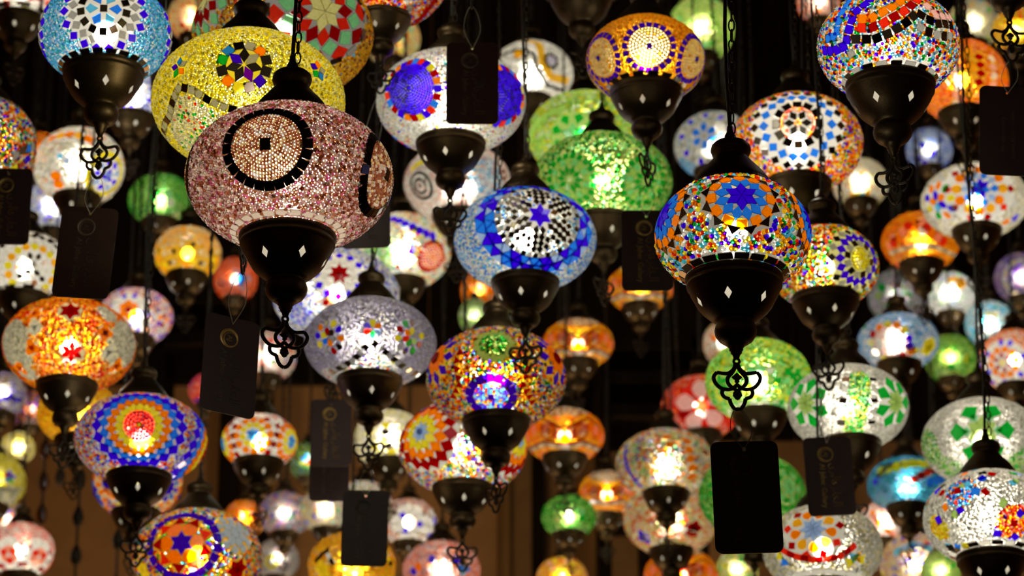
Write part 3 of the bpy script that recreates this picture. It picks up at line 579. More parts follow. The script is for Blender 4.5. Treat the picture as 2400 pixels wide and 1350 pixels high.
lamp(1676, 342, 186, 'grey blue lamp with six blue petals behind the star lamp chain', 'clear:6 white:2 sky:1', cup=104, asp=.82, bs=5.5, grout='clear', p=.6, m=[
    ('ros', 1650, 318, [(20, 6, 'petal', 17, 24, 'blue', 0), (0, 1, 'disc', 10, 10, 'grey', 0)]), ('ros', 1650, 318, [(64, 18, 'petal', 14, 22, 'cob|grey', 0)], 0), ('reg', 1620, 400, 40, 'sky:4 pale:3')])
lamp(1245, 175, 190, 'white lamp with gold bead arches outlined in black', 'white:8 clear:3', cup=100, asp=.78, bs=6, grout='white', p=.95, m=[
    ('path', [(1165, 120), (1215, 98), (1262, 104), (1270, 145), (1290, 180), (1330, 190)], 12, 'sq', 14, 18, 'gold'), ('path', [(1170, 135), (1212, 118), (1250, 125), (1256, 160), (1280, 198), (1320, 212)], 10, 'sq', 11, 8, 'black'),
    ('ros', 1215, 128, [(0, 1, 'disc', 22, 22, 'amber', 0)]), ('ros', 1292, 142, [(0, 1, 'disc', 22, 20, 'lav', 0), (16, 7, 'sq', 13, 9, 'black', 0)])])
small(-38, 338, 240, 'beaded rainbow lamp cut by the left edge above gold-lettered tag', MULTI + ' orange:2', [('path', [(.55, .25), (.75, .12), (.95, .05)], .18, 'sq', .17, .17, 'grey|mirror|blue'), ('path', [(.5, .5), (.75, .38), (.9, .22)], .18, 'sq', .17, .17, 'yellow|dred|cob')], cup=150, asp=.92, bs=7.5, grout='clear', p=.65, d=4.9)
small(45, -28, 205, 'red and white mosaic lamp in the top left corner', 'red:4 white:3 dred:3 salmon:2', [('scat', 34, 'dia', .22, 'red|dred|white|red|lemon|green'), ('rim', 16, .3, .12, 'mirror|white')], cup=118, grout='white', p=1.2, asp=.9)
small(310, 226, 155, 'blue white glowing lamp tucked between blue and yellow lamps', 'white:6 pale:3 cob:2', [('scat', 14, 'dia', .2, 'cob|pale|white')], cup=108, p=1.3, grout='white', asp=.9)
small(185, 392, 205, 'white lamp with orange patches and a yellow ring, behind filigree pendant', 'white:7 cream:2 orange:1', [('ros', .66, .2, [(.1, 6, 'dia', .12, .2, 'cob|pale', 0), (.3, 9, 'dia', .18, .2, 'cob|pale', .5)]), ('ros', .66, .2, [(.5, 18, 'sq', .17, .15, 'yellow', 0)], 0), ('path', [(-.55, .1), (-.45, .4), (-.3, .6)], .2, 'hex', .26, .26, 'orange'), ('path', [(-.7, -.6), (-.2, -.75), (.3, -.6)], .22, 'hex', .25, .22, 'orange|amber'), ('path', [(-.5, -.3), (-.2, -.1)], .2, 'dia', .2, .16, 'sky|pale')], cup=112, p=1.3, grout='white', asp=.88)
small(88, 372, 120, 'plain orange lamp at the left behind the rainbow beaded lamp', 'orange:7 amber:4 dred:1', [('scat', 8, 'dia', .2, 'amber|purple|orange')], grout='orange', p=.7, asp=1.05)
small(122, 490, 132, 'blue speckled white lamp above the white and yellow mosaic lamp', 'white:5 pale:4 cob:3 clear:2', [('scat', 12, 'dia', .2, 'cob|mirror|pale')], grout='white', p=.9, asp=1.0)
small(58, 630, 205, 'black, white and yellow mosaic lamp left of a hanging tag', 'white:5 clear:3', [('ros', .18, .02, [(.12, 6, 'dia', .14, .22, 'mirror|white', 0), (.32, 10, 'dia', .14, .2, 'mirror|white|brown', .5), (.56, 16, 'hex', .2, .18, 'yellow|amber', 0), (.77, 20, 'hex', .2, .18, 'white', .5), (.96, 24, 'dia', .18, .18, 'mirror|black', 0), (1.12, 26, 'dia', .18, .18, 'white|black', .5)], 1.2), ('rim', 18, .25, .08, 'mirror|white')], cup=122, p=1.0, grout='white', asp=.83)
small(377, 470, 147, 'small green lamp between the mauve lamp and a hanging tag', 'green:5 lime:4 mint:1', [('path', [(-.6, .45), (0, .55), (.6, .45)], .2, 'hex', .2, .2, 'lime|cream'), ('path', [(.2, -.3), (.3, .2)], .25, 'hex', .3, .24, 'mint|white')], grout='lime', p=.8, asp=.82)
small(440, 597, 152, 'small gold lamp with amber petals, left of the mauve lamp', 'gold:4 clear:5 amber:2 lemon:1', [('rep', 72, 5, [('ros', -.02, .1, [(.18, 6, 'petal', .24, .3, 'amber|yellow|gold', 0), (.46, 8, 'dia', .18, .22, 'clear|mirror', .5)])])], cup=97, grout='gold', p=1.1, asp=.86)
small(318, 743, 168, 'white lamp with an orange flower and cobalt dots above lower rings lamp', 'white:5 red:1 orange:2 cob:1.5 brown:1', [('ros', -.2, -.2, [(.17, 6, 'petal', .22, .24, 'orange', 0), (0, 1, 'disc', .18, .18, 'dred', 0), (.46, 9, 'dia', .18, .2, 'cob|white', .5)]), ('ros', .75, .1, [(.15, 5, 'dia', .2, .22, 'dred|orange|purple', 0)])], p=1.15, grout='white', asp=.76)
small(322, 1132, 205, 'small beaded lamp peeking out behind the red-eyed ring lamp', 'orange:3 white:3 cob:2 yellow:2 red:1', [flower(.72, .1, 'cob', 'blue|cob', 'orange', .8), flower(-.7, 0, 'cob', 'orange', None, .7)], p=.75, grout='cream', asp=.80, d=6.6)
small(182, 968, 184, 'gold beaded lamp partly behind the orange lamp cup', 'gold:6 yellow:3 amber:2', [('ros', .5, 0, [(.15, 6, 'dia', .16, .26, 'yellow', 0)])], p=.9, grout='gold', asp=.8, d=6.3)
small(-22, 1130, 160, 'yellow lamp with a tiny blue star, cut by left edge', 'yellow:7 lemon:2', [('ros', .55, -.15, [(.12, 5, 'dia', .14, .24, 'cob|dred|blue|green', 0)]), ('reg', .45, .5, .45, 'clear:5 grey:2'), ('path', [(.2, .15), (.5, .25), (.9, .2)], .16, 'sq', .15, .12, 'grey')], p=.75, grout='lemon', asp=.86)
small(42, 1050, 76, 'tiny straw yellow spiral lamp at the left edge', 'cream:5 yellow:3', [('disc', 0, 0, .7, 'cream:4 yellow:3', .16)], p=1.1, grout='cream', asp=1.0, bs=5)
small(4, 925, 112, 'bluish lamp cut by the left edge below the orange lamp', 'white:3 brown:3 cob:2 clear:2', [('path', [(-.2, .2), (.3, .1), (.8, .25)], .2, 'hex', .24, .24, 'cob|navy')], p=.55, grout='clear', asp=.95)
small(74, 962, 84, 'tiny purple and orange lamp below the orange lamp', 'purple:3 orange:3 brown:3', [('scat', 8, 'dia', .3, 'orange|purple|brown')], p=.4, grout='clear', asp=1.1)
small(48, 1292, 156, 'red and white lamp glowing in the bottom left corner', 'white:4 salmon:4 red:4 pink:2', [('rep', 60, 6, [('ros', -.35, .1, [(.17, 6, 'petal', .24, .26, 'salmon|red', 0), (.45, 9, 'dia', .22, .2, 'white|dred', .5)])])], p=1.2, grout='white', asp=.84)
small(18, 1222, 92, 'small grey lamp with orange and blue specks at the left edge', 'clear:4 orange:3 cob:1 lav:2', [('scat', 8, 'dia', .25, 'cob|orange|grey')], p=.5, grout='clear', asp=.95)
small(484, 916, 80, 'tiny red and purple lamp half behind a turned tag', 'salmon:3 red:3 purple:1', [('ros', -.5, -.1, [(.2, 6, 'petal', .25, .3, 'salmon|red', 0)]), ('path', [(-.6, .5), (0, .6)], .2, 'hex', .25, .25, 'cob')], p=.65, grout='salmon', asp=.95)
small(552, 656, 98, 'small orange red lamp with a blue eye by a dangling tag', 'salmon:4 orange:6 red:2', [('ros', .25, -.05, [(0, 1, 'hex', .5, .6, 'blue', 0), (.42, 9, 'hex', .32, .24, 'salmon|lav', 0)]), ('ros', -.7, .15, [(.1, 4, 'hex', .3, .3, 'salmon|pink', 0)])], p=.6, grout='salmon', asp=1.1)
small(628, 836, 128, 'small pinkish white lamp beside the turned tag and filigree pendant', 'white:5 pink:4 red:1 lemon:1 cob:.4', [('scat', 10, 'dia', .2, 'red|cob|orange|green'), ('path', [(-.2, -.6), (.3, -.55), (.8, -.3)], .2, 'hex', .25, .2, 'salmon|red')], p=.95, grout='white', asp=.92)
small(608, 1036, 174, 'lamp with a blue star in yellow and orange petals under the turned tag', 'white:4 pink:3 lav:2 orange:2', [('rep', 72, 5, [('ros', -.18, -.2, [(.1, 6, 'dia', .13, .22, 'sky|blue', 0), (.27, 9, 'petal', .2, .2, 'yellow', .5), (.46, 12, 'petal', .22, .22, 'orange', 0), (.65, 14, 'dia', .22, .2, 'dred|white', .5)])])], cup=118, p=1.0, grout='white', asp=.74)
small(574, 1216, 92, 'small plain orange lamp above the blue-ringed bottom lamp', 'orange:6 amber:4 pink:2', [('scat', 6, 'hex', .3, 'orange|amber')], p=.8, grout='amber', asp=.95)
small(650, 1312, 98, 'small grey lamp with a yellow ring on the bottom edge', 'clear:5 pink:2 lav:2', [('ros', -.3, .1, [(.26, 9, 'hex', .24, .2, 'yellow', 0), (0, 1, 'disc', .2, .2, 'grey', 0)])], p=.5, grout='clear', asp=1.0)
small(668, 1206, 118, 'small speckled lamp with a bright green glint, lower centre left', 'lav:3 pink:3 orange:1 cob:1 white:1 green:.6', [('scat', 14, 'dia', .2, 'cob|orange|mint|teal|purple')], p=.55, grout='clear', asp=.9)
lamp(897, -62, 312, 'lamp above the frame with maroon and white wave bands, top centre left', 'orange:4 red:2 amber:2 cob:1 sky:1 white:2', cup=134, asp=.8, bs=6.5, grout='clear', p=.6, d=4.7, m=[('path', [(965, 70), (985, 40), (1005, 15), (1025, -10)], 20, 'sq', 20, 22, 'dred'), ('path', [(990, 70), (1010, 45), (1030, 20), (1045, -5)], 22, 'sq', 22, 26, 'white|white|navy'), ('path', [(945, 55), (955, 30), (962, 5)], 20, 'sq', 18, 18, 'grey|mirror')])
small(918, 92, 128, 'small yellow lamp with orange patch behind the top dark cup', 'lemon:5 white:3 orange:2', [('path', [(.3, -.35), (.55, -.1)], .2, 'hex', .3, .26, 'orange'), ('scat', 8, 'dia', .22, 'cob|teal|yellow')], p=.75, grout='lemon', asp=1.0)
small(912, 1030, 162, 'pale yellow lamp left of the yellow star lamp', 'cream:5 white:5 lemon:3', [('path', [(-.6, -.3), (-.5, .1), (-.3, .4)], .22, 'petal', .24, .28, 'yellow|lemon'), ('path', [(-.1, -.5), (-.1, 0), (.1, .4)], .2, 'hex', .22, .24, 'yellow|mirror')], cup=102, p=1.2, grout='white', asp=.84)
small(852, 1190, 136, 'pale lamp behind the small lower tag', 'white:5 cream:3 cob:.6 red:.8 green:.6', [('scat', 12, 'dia', .2, 'green|red|cob|yellow')], p=.85, grout='white', asp=.92)
small(765, 1197, 118, 'cream lamp with blue and orange specks left of the small lower tag', 'cream:6 white:3 cob:.8 orange:1', [('scat', 12, 'dia', .2, 'cob|teal|orange|yellow')], p=.9, grout='cream', asp=.9)
small(958, 1226, 128, 'lamp with an orange flower in white and cobalt petals, lower centre', 'pink:4 white:3 orange:2 lav:1', [('rep', 80, 4, [('ros', .05, -.05, [(0, 1, 'disc', .34, .34, 'salmon', 0), (.35, 7, 'petal', .26, .28, 'white|cob', 0), (.62, 9, 'dia', .2, .2, 'white|mirror', .5)])])], p=1.0, grout='white', asp=.88)
small(825, 1326, 198, 'gold lamp with black scrolls on the bottom edge', 'gold:6 amber:3 yellow:2 clear:1', [('path', [(-.85, -.1), (-.6, -.35), (-.45, -.05)], .16, 'sq', .17, .12, 'black'), ('path', [(.5, -.1), (.65, -.3), (.9, -.05)], .16, 'sq', .17, .12, 'black|yellow'), ('ros', -.7, .1, [(.12, 5, 'petal', .18, .24, 'yellow', 0)])], p=.9, grout='gold', asp=.76)
small(1035, 1336, 174, 'pink and blue lamp on the bottom edge, centre', 'pink:4 orange:3 lav:2 white:2', [('path', [(-.8, .1), (-.4, -.25), (.1, -.35), (.6, -.2)], .22, 'hex', .24, .22, 'cob|orange|pink'), ('ros', .6, -.05, [(.12, 4, 'dia', .2, .24, 'sky|blue', 0)])], p=.75, grout='pink', asp=.76)
small(722, 1082, 84, 'tiny green and blue lamp half behind the faded double tags', 'lime:3 green:3 blue:2 dred:2', [('path', [(-.5, -.4), (0, -.1), (.2, .4)], .3, 'hex', .34, .3, 'lime|blue|dred')], p=.5, grout='lime', asp=1.1)
small(1642, 70, 150, 'lime lamp at the top behind the amber spiral lamp', 'lemon:5 lime:6 green:1', [('scat', 8, 'hex', .2, 'green|lime|mint')], p=1.1, grout='lime', asp=1.05)
small(1918, 8, 96, 'small orange and white lamp at the top edge, right', 'orange:4 white:4 red:2', [('scat', 10, 'dia', .25, 'orange|red|white')], p=.75, grout='white', asp=1.0)
small(2256, 192, 205, 'orange and white striped lamp with gold zigzag, top right', 'orange:4 salmon:3 amber:3', [('path', [(-.25, -.7), (-.15, -.3), (-.1, .1), (-.15, .5)], .2, 'hex', .2, .2, 'white|pink'), ('path', [(.1, -.75), (.2, -.4), (.1, 0), (.15, .4)], .2, 'hex', .26, .24, 'amber|gold'), ('path', [(.35, -.65), (.42, -.2), (.35, .1)], .2, 'dia', .2, .28, 'dred'), ('path', [(.62, -.6), (.7, -.1), (.6, .4)], .2, 'hex', .18, .2, 'white|pink'), ('path', [(-.65, -.4), (-.7, .1)], .2, 'hex', .2, .2, 'white')], cup=122, p=1.0, grout='amber', asp=.95)
small(2282, 56, 116, 'small cream lamp with coloured tiles right of the wave-band lamp', 'cream:5 white:3', [('scat', 14, 'hex', .22, 'lime|dred|sky|green|amber|orange')], p=.7, grout='cream', asp=1.0)
small(2384, 74, 112, 'small gold lamp in the top right corner', 'yellow:5 gold:4 lemon:2 red:1', [('scat', 8, 'hex', .24, 'yellow|red|gold')], p=1.0, grout='gold', asp=1.0)
small(2178, 352, 104, 'small pale blue lamp under the wave-band lamp', 'pale:4 white:4 cob:1', [('path', [(-.4, -.3), (0, 0), (.4, .3)], .3, 'hex', .32, .26, 'cob|pale'), ('path', [(-.6, .3), (0, .6)], .3, 'hex', .3, .22, 'cob')], p=.65, grout='pale', asp=1.0)
small(2285, 472, 242, 'white lamp with a blue flower in orange petals, right side below tag', 'white:6 cream:3', [('ros', .1, -.25, [(.1, 7, 'dia', .14, .24, 'cob|blue', 0), (.28, 10, 'dia', .16, .2, 'pale|blue', .5), (.45, 12, 'hex', .2, .2, 'orange|amber', 0), (.64, 10, 'dia', .16, .2, 'red|dred', .5)]), ('ros', -.72, 0, [(.12, 5, 'hex', .15, .18, 'cob|orange|sky', 0), (.32, 9, 'hex', .15, .17, 'orange|cob|yellow|green', .5)]), ('path', [(.1, .48), (.5, .42), (.85, .25)], .2, 'hex', .18, .18, 'cob|yellow|orange')], cup=116, p=1.1, grout='white', asp=.66)
small(2016, 430, 126, 'small white and yellow lamp right of the bead-heart lamp', 'white:5 lemon:4 orange:1', [('path', [(-.4, .35), (0, .45), (.4, .3)], .2, 'hex', .28, .22, 'amber|yellow|teal'), ('scat', 6, 'hex', .2, 'orange|lemon|teal')], cup=80, p=.9, grout='white', asp=.92)
small(2158, 567, 178, 'red orange lamp with white ovals right of the cobalt zigzag lamp', 'orange:4 amber:6 red:1', [('path', [(-.85, .15), (-.6, -.05), (-.3, -.45), (0, -.55), (.3, -.2), (.6, 0)], .2, 'hex', .26, .26, 'salmon|red|orange'), ('ros', .05, -.28, [(0, 1, 'disc', .26, .22, 'white', 0)]), ('path', [(-.8, .3), (-.3, .12), (.3, .1), (.9, .35)], .18, 'sq', .19, .1, 'clear|grey'), ('ros', -.7, -.1, [(0, 1, 'disc', .2, .2, 'pink', 0)])], cup=104, p=1.05, grout='amber', asp=.74)
small(2105, 802, 184, 'lamp with a pink medallion and yellow side discs, right', 'pale:4 white:2 sky:2', [('ros', -.22, 0, [(.5, 12, 'hex', .22, .2, 'yellow|orange|dred|lemon|cob', 0)], 0), ('disc', -.22, 0, .42, 'pink:5 white:3', .1), ('ros', .78, .12, [(.12, 5, 'petal', .24, .3, 'yellow', 0)]), ('path', [(.25, .0), (.35, .3), (.5, .1)], .2, 'sq', .2, .2, 'cob|orange|yellow|green'), ('path', [(-.9, -.3), (-.75, -.5)], .2, 'hex', .25, .25, 'green')], cup=104, p=.95, grout='white', asp=.68)
small(2226, 692, 114, 'small glowing white lamp with amber top below red orange lamp', 'white:6 mint:1 pale:2', [('path', [(-.1, -.6), (.3, -.65), (.6, -.5), (.35, -.35)], .24, 'hex', .34, .3, 'amber'), ('scat', 6, 'dia', .2, 'pale|mint|cob')], p=1.5, grout='white', asp=.95)
small(2320, 760, 112, 'small lamp with turquoise and yellow bands by the right chain', 'white:4 teal:3 sky:3', [('path', [(-.1, -.75), (.3, -.7), (.7, -.5)], .26, 'hex', .34, .26, 'sky|teal'), ('path', [(-.2, -.4), (.3, -.35)], .26, 'hex', .3, .22, 'lemon'), ('path', [(-.8, .1), (-.5, .5)], .26, 'hex', .34, .3, 'sky|teal')], p=1.3, grout='white', asp=.95)
small(2392, 652, 118, 'small purple lamp in a white ring cut by the right edge', 'lav:4 purple:3 pink:2', [('ros', .05, 0, [(.72, 16, 'hex', .28, .22, 'white|cream', 0)], 0)], p=.5, grout='lav', asp=1.0)
small(2378, 846, 158, 'orange lamp with a dark red star and cobalt petals, right edge', 'orange:4 salmon:2 white:2', [('rep', 90, 4, [('ros', -.35, .05, [(0, 1, 'disc', .16, .16, 'yellow', 0), (.2, 6, 'petal', .14, .2, 'dred', 0), (.4, 10, 'hex', .24, .2, 'orange', .5), (.62, 13, 'petal', .17, .24, 'cob|white', 0)])])], p=1.0, grout='white', asp=.92)
small(2126, 1136, 182, 'yellow and turquoise lamp with cobalt scroll above the lower right', 'teal:5 sky:4 pale:2', [('path', [(-.75, -.3), (-.3, -.45), (.2, -.55), (.6, -.5)], .22, 'hex', .3, .32, 'yellow'), ('path', [(-.85, 0), (-.6, -.35), (-.3, -.6)], .2, 'hex', .2, .16, 'cob'), ('path', [(.1, -.1), (.5, -.3), (.85, -.5)], .2, 'hex', .24, .2, 'red|dred'), ('path', [(.5, -.05), (.9, -.15)], .2, 'hex', .24, .24, 'blue')], p=.8, grout='teal', asp=.68)
small(2072, 1226, 114, 'small pink glowing lamp with orange edge, lower right', 'pink:5 white:4 salmon:3', [('path', [(-.5, -.5), (-.3, -.1), (.4, .5)], .25, 'hex', .32, .26, 'orange|salmon')], p=1.3, grout='white', asp=.85)
small(2146, 1322, 164, 'cream lamp with coloured specks on the bottom edge, right', 'cream:5 pink:2 orange:1 cob:1', [('path', [(-.6, -.3), (-.1, -.55), (.4, -.45)], .22, 'hex', .3, .22, 'sky|pale'), ('scat', 8, 'dia', .2, 'cob|red|yellow')], p=.95, grout='cream', asp=.84)
small(2204, 1340, 88, 'small lime lamp on the bottom edge before the corner lamp', 'lime:6 lemon:2', [('scat', 5, 'hex', .3, 'lime|green')], p=.8, grout='lime', asp=1.1, d=7.6)
lamp(1763, 1162, 245, 'dark green lamp with round leaf motif behind the large lower tag', 'green:5 lime:3 mint:2', cup=116, asp=.76, bs=6.5, grout='lime', p=.55, d=6.3, m=[('rep', 72, 5, [('ros', 1850, 1140, [(14, 7, 'dia', 12, 24, 'mint', 0), (34, 12, 'sq', 14, 14, 'green|mint', 0), (52, 16, 'sq', 15, 13, 'green', .5)])])])
small(1560, 1088, 225, 'speckled pastel lamp with a cobalt zigzag line, lower right of centre', 'orange:3 white:3 lemon:3 lav:2 mint:1 cob:.5', [('path', [(-.75, -.45), (-.8, 0), (-.45, .5)], .1, 'sq', .11, .09, 'cob'), ('path', [(.4, -.55), (.5, -.2), (.5, .4)], .2, 'hex', .18, .2, 'orange'), ('path', [(0, -.62), (.12, -.3)], .2, 'hex', .16, .2, 'orange')], cup=110, p=.75, grout='cream', asp=.68, d=6.9)
small(1572, 1216, 215, 'cream speckled lamp with a cobalt blot and orange patch, lower right of centre', 'cream:3 orange:2 white:2 lemon:2 pink:2 red:.6', [('ros', -.58, .4, [(.07, 4, 'hex', .2, .22, 'cob', 0)]), ('ros', -.25, -.35, [(.1, 5, 'hex', .2, .22, 'orange', 0)]), ('ros', .5, .22, [(.09, 5, 'hex', .2, .22, 'dred', 0)]), ('scat', 10, 'dia', .1, 'cob|red|green')], cup=104, p=.75, grout='cream', asp=.78)
small(1642, 956, 178, 'red lamp with white oval petals left of lime lamp', 'red:5 salmon:3 amber:2 clear:2', [('ros', .05, -.05, [(.42, 5, 'petal', .46, .6, 'white', .1), (0, 1, 'disc', .26, .26, 'red', 0), (.55, 5, 'kite', .26, .4, 'red|dred', .6)])], cup=96, p=.75, grout='red', asp=.82)
ORNG = [('reg', 0, -.85, .62, 'clear:4 brown:3 cream:2'), ('path', [(-.97, .08), (-.62, -.26), (-.25, -.1), (0, .08), (.25, -.1), (.62, -.26), (.97, .08)], .2, 'hex', .28, .27, 'salmon|orange'),
        ('path', [(-.92, -.14), (-.62, -.46), (-.25, -.3), (0, -.12), (.25, -.3), (.62, -.46), (.92, -.14)], .15, 'sq', .17, .06, 'dred'),
        ('ros', -.42, -.12, [(0, 1, 'disc', .27, .22, 'white', 0), (.19, 8, 'sq', .13, .06, 'dred', 0)], 0), ('ros', .42, -.12, [(0, 1, 'disc', .27, .22, 'white', 0), (.19, 8, 'sq', .13, .06, 'dred', 0)], 0),
        ('path', [(-.93, .38), (-.5, .2), (0, .28), (.5, .2), (.93, .38)], .17, 'sq', .19, .11, 'clear|grey'), ('path', [(-.9, .3), (-.5, .12), (0, .2), (.5, .12), (.9, .3)], .17, 'sq', .17, .05, 'dred')]
small(1355, 806, 160, 'orange lamp with red waves right of the cobalt-ring flower lamp', 'amber:6 orange:5 yellow:2', ORNG, cup=92, p=1.05, grout='amber', asp=.68)
small(1323, 1022, 180, 'orange lamp with two white ovals like eyes, below centre', 'amber:6 orange:6', ORNG, cup=106, p=.95, grout='amber', asp=.68)
small(1422, 1162, 130, 'smaller orange wave lamp next to the cobalt zigzag pastel lamp', 'amber:6 orange:5 yellow:1', ORNG, cup=78, p=1.0, grout='amber', asp=.9)
small(1500, 676, 150, 'orange lamp glowing under the faded hanging tag', 'amber:7 orange:4 yellow:2', ORNG, cup=86, p=1.0, grout='amber', asp=.7)
small(1333, 1212, 122, 'small green lamp with pale leaves, bottom centre right', 'green:6 lime:4', [('path', [(-.45, -.2), (-.35, .3)], .2, 'petal', .26, .34, 'lime|lemon'), ('path', [(0, -.35), (.05, .2)], .24, 'petal', .26, .4, 'white|lemon'), ('path', [(.4, -.3), (.5, .2)], .24, 'petal', .3, .36, 'mint|green'), ('path', [(-.5, .5), (.5, .5)], .24, 'hex', .26, .18, 'lemon')], cup=76, p=.85, grout='lime', asp=.82)
small(1317, 1358, 116, 'orange and yellow lamp peeping over the bottom edge, centre right', 'amber:5 yellow:4 pink:3', [('path', [(-.6, -.6), (-.1, -.75), (.5, -.6)], .24, 'hex', .3, .24, 'pink|yellow|orange')], p=1.0, grout='amber', asp=.9)
small(1596, 1350, 168, 'orange wave lamp on the bottom edge under the cream lamp', 'amber:4 orange:6', ORNG, p=.95, grout='amber', asp=.72)
small(1728, 1336, 94, 'small cream and green lamp on the bottom edge below the large tag', 'cream:5 green:2 yellow:2', [('scat', 8, 'hex', .28, 'yellow|green|white')], p=.75, grout='cream', asp=1.0)
small(1122, 682, 82, 'tiny orange lamp under the blue and white lamp', 'orange:6 amber:3 pink:2', [('path', [(-.6, 0), (0, .3), (.5, .4)], .3, 'hex', .4, .34, 'orange|pink|amber')], p=.7, grout='amber', asp=1.1)
small(1112, 742, 70, 'tiny pale green lamp above the green-topped lamp', 'lime:4 clear:4', [('scat', 4, 'hex', .4, 'lime|clear')], p=.5, grout='lime', asp=1.2)
small(1694, 806, 88, 'tiny white and orange lamp left of the lime lamp top', 'white:5 orange:3 lemon:2', [('path', [(-.5, -.4), (-.3, .1)], .3, 'hex', .4, .36, 'orange|white')], p=.55, grout='white', asp=1.2)
small(2228, 842, 116, 'green lamp behind the pink medallion lamp', 'lime:5 green:3 yellow:1', [('scat', 8, 'hex', .3, 'green|lime|yellow')], p=.65, grout='lime', asp=1.0)
small(2104, 696, 134, 'dim green and lavender lamp behind a dark cup, right', 'lav:4 green:2 pink:1 clear:3', [('path', [(-.7, .1), (-.5, -.4)], .3, 'hex', .3, .3, 'lime|green'), ('path', [(-.1, -.5), (.05, -.1)], .3, 'hex', .26, .3, 'pink')], p=.4, grout='lav', asp=.95)
small(452, 42, 112, 'small yellow and red lamp between the sky blue and gold lamps', 'lemon:4 orange:3 pink:3 red:1', [('scat', 14, 'hex', .26, 'dred|cob|yellow|orange|lemon')], p=.85, grout='lemon', asp=1.0)
# ---- lamps above the frame whose cups and pendants hang into it
lamp(1362, -72, 236, 'unlit lamp at the top whose dark cup stands left of the amber lamp', 'clear:4 brown:3 teal:2', cup=142, asp=.75, bs=6, grout='clear', p=0, m=[('scat', 20, 'sq', 16, 'mirror|pink|green|white')])
lamp(2350, -196, 330, 'lamp above the frame whose filigree pendant holds the top right tag', 'amber:4 white:4 red:2', cup=186, asp=.75, bs=8, grout='clear', p=.5, pyaw=12, m=[])
lamp(1107, -288, 300, 'lamp above the frame whose edge-on pendant holds the top centre tag', 'white:4 amber:4', cup=172, asp=.72, bs=8, grout='clear', p=.5, pyaw=86, m=[])

# ------------------------------------------------------------------ spread depths
def spread(Ls, it=160):
    n = len(Ls)
    x = np.array([l['x'] for l in Ls], float); y = np.array([l['y'] for l in Ls], float); w = np.array([l['w'] for l in Ls], float)
    cup = np.array([l['cup'] for l in Ls], float); asp = np.array([l['asp'] for l in Ls]); d = np.array([l['d'] for l in Ls], float); d0 = d.copy()
    RX = (x - W / 2) / F; RU = -(y - H / 2) / F; cp, sp = math.cos(PITCH), math.sin(PITCH)
    bad = 0
    for k in range(it):
        px = RX * d; py = (cp - RU * sp) * d; pz = CAM.z + (sp + RU * cp) * d
        a = w / 2 * d / F; b = a * asp; R = cup / 2 * d / F; bot = b * .9 + 1.85 * R + PEND_H * R / .05; top = b * .9 + 1.5 * R
        mv = np.zeros(n); bad = 0
        for i in range(n):
            h = np.hypot(px - px[i], py - py[i]); dz = pz - pz[i]
            # i's globe or hardware against j's, and j's cord (above j) against i
            glob = (h < a + a[i] + .004) & (np.abs(dz) < np.maximum(b + b[i], .02))
            glob &= (h / (a + a[i] + .004)) ** 2 + (dz / (b + b[i] + .004)) ** 2 < 1
            hw = (h < np.maximum(a[i], 1.05 * R[i]) * .0 + 1.06 * R + a[i] + .003) & (((dz > 0) & (dz < b[i] + bot)) | ((dz <= 0) & (-dz < b[i] + top)))
            cord = (h < a[i] + .012) & (dz < 0)                                 # j below i: its cord rises through i
            m = glob | hw | cord; m[i] = False
            for j in np.nonzero(m)[0]:
                bad += 1; st = .006 * d[i]
                s = 1 if (d[j], j) > (d[i], i) else -1
                mv[j] += s * st; mv[i] -= s * st
        if not bad: break
        d = np.clip(d + np.clip(mv, -.05, .05) * .6, 3.3, 9.7)
    for l, v in zip(Ls, d): l['d'] = float(v)
    print('SPREAD left', bad, 'iterations', k, 'max shift', float(np.abs(d / d0 - 1).max()))
spread(LAMPS)

# ------------------------------------------------------------------ the room
def wood(name, c1, c2, rough=.6):
    m, nt, out = new_mat(name); N = nt.nodes.new; L = nt.links.new
    b = N('ShaderNodeBsdfPrincipled'); tc = N('ShaderNodeTexCoord'); mp = N('ShaderNodeMapping'); mp.inputs['Scale'].default_value = (6, 6, .6)
    nz = N('ShaderNodeTexNoise'); nz.inputs['Scale'].default_value = 3; nz.inputs['Detail'].default_value = 6; rp = N('ShaderNodeValToRGB')
    rp.color_ramp.elements[0].color = (*c1, 1); rp.color_ramp.elements[1].color = (*c2, 1); rp.color_ramp.elements[0].position = .35; rp.color_ramp.elements[1].position = .7
    L(tc.outputs['Object'], mp.inputs[0]); L(mp.outputs[0], nz.inputs['Vector']); L(nz.outputs[0], rp.inputs[0]); L(rp.outputs[0], b.inputs['Base Color']); b.inputs['Roughness'].default_value = rough; b.inputs['Specular IOR Level'].default_value = .05
    L(b.outputs[0], out.inputs[0]); return m
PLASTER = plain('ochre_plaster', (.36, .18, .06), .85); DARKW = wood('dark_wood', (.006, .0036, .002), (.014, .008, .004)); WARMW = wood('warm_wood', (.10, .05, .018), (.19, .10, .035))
STONE = plain('dark_floor_tile', (.06, .045, .035), .5)
YW = 10.6
box_obj('floor', (-5, -2, -.1), (5, YW + .2, 0), STONE, kind='structure')
box_obj('ceiling', (-5, -2, CEIL), (5, YW + .2, CEIL + .1), plain('dark_ceiling', (.03, .02, .014), .8), kind='structure')
wb = box_obj('wall_back', (-5, YW, 0), (5, YW + .2, CEIL), PLASTER, kind='structure')
box_obj('wall_left', (-5.2, -2, 0), (-5, YW + .2, CEIL), PLASTER, kind='structure')
box_obj('wall_right', (5, -2, 0), (5.2, YW + .2, CEIL), PLASTER, kind='structure')
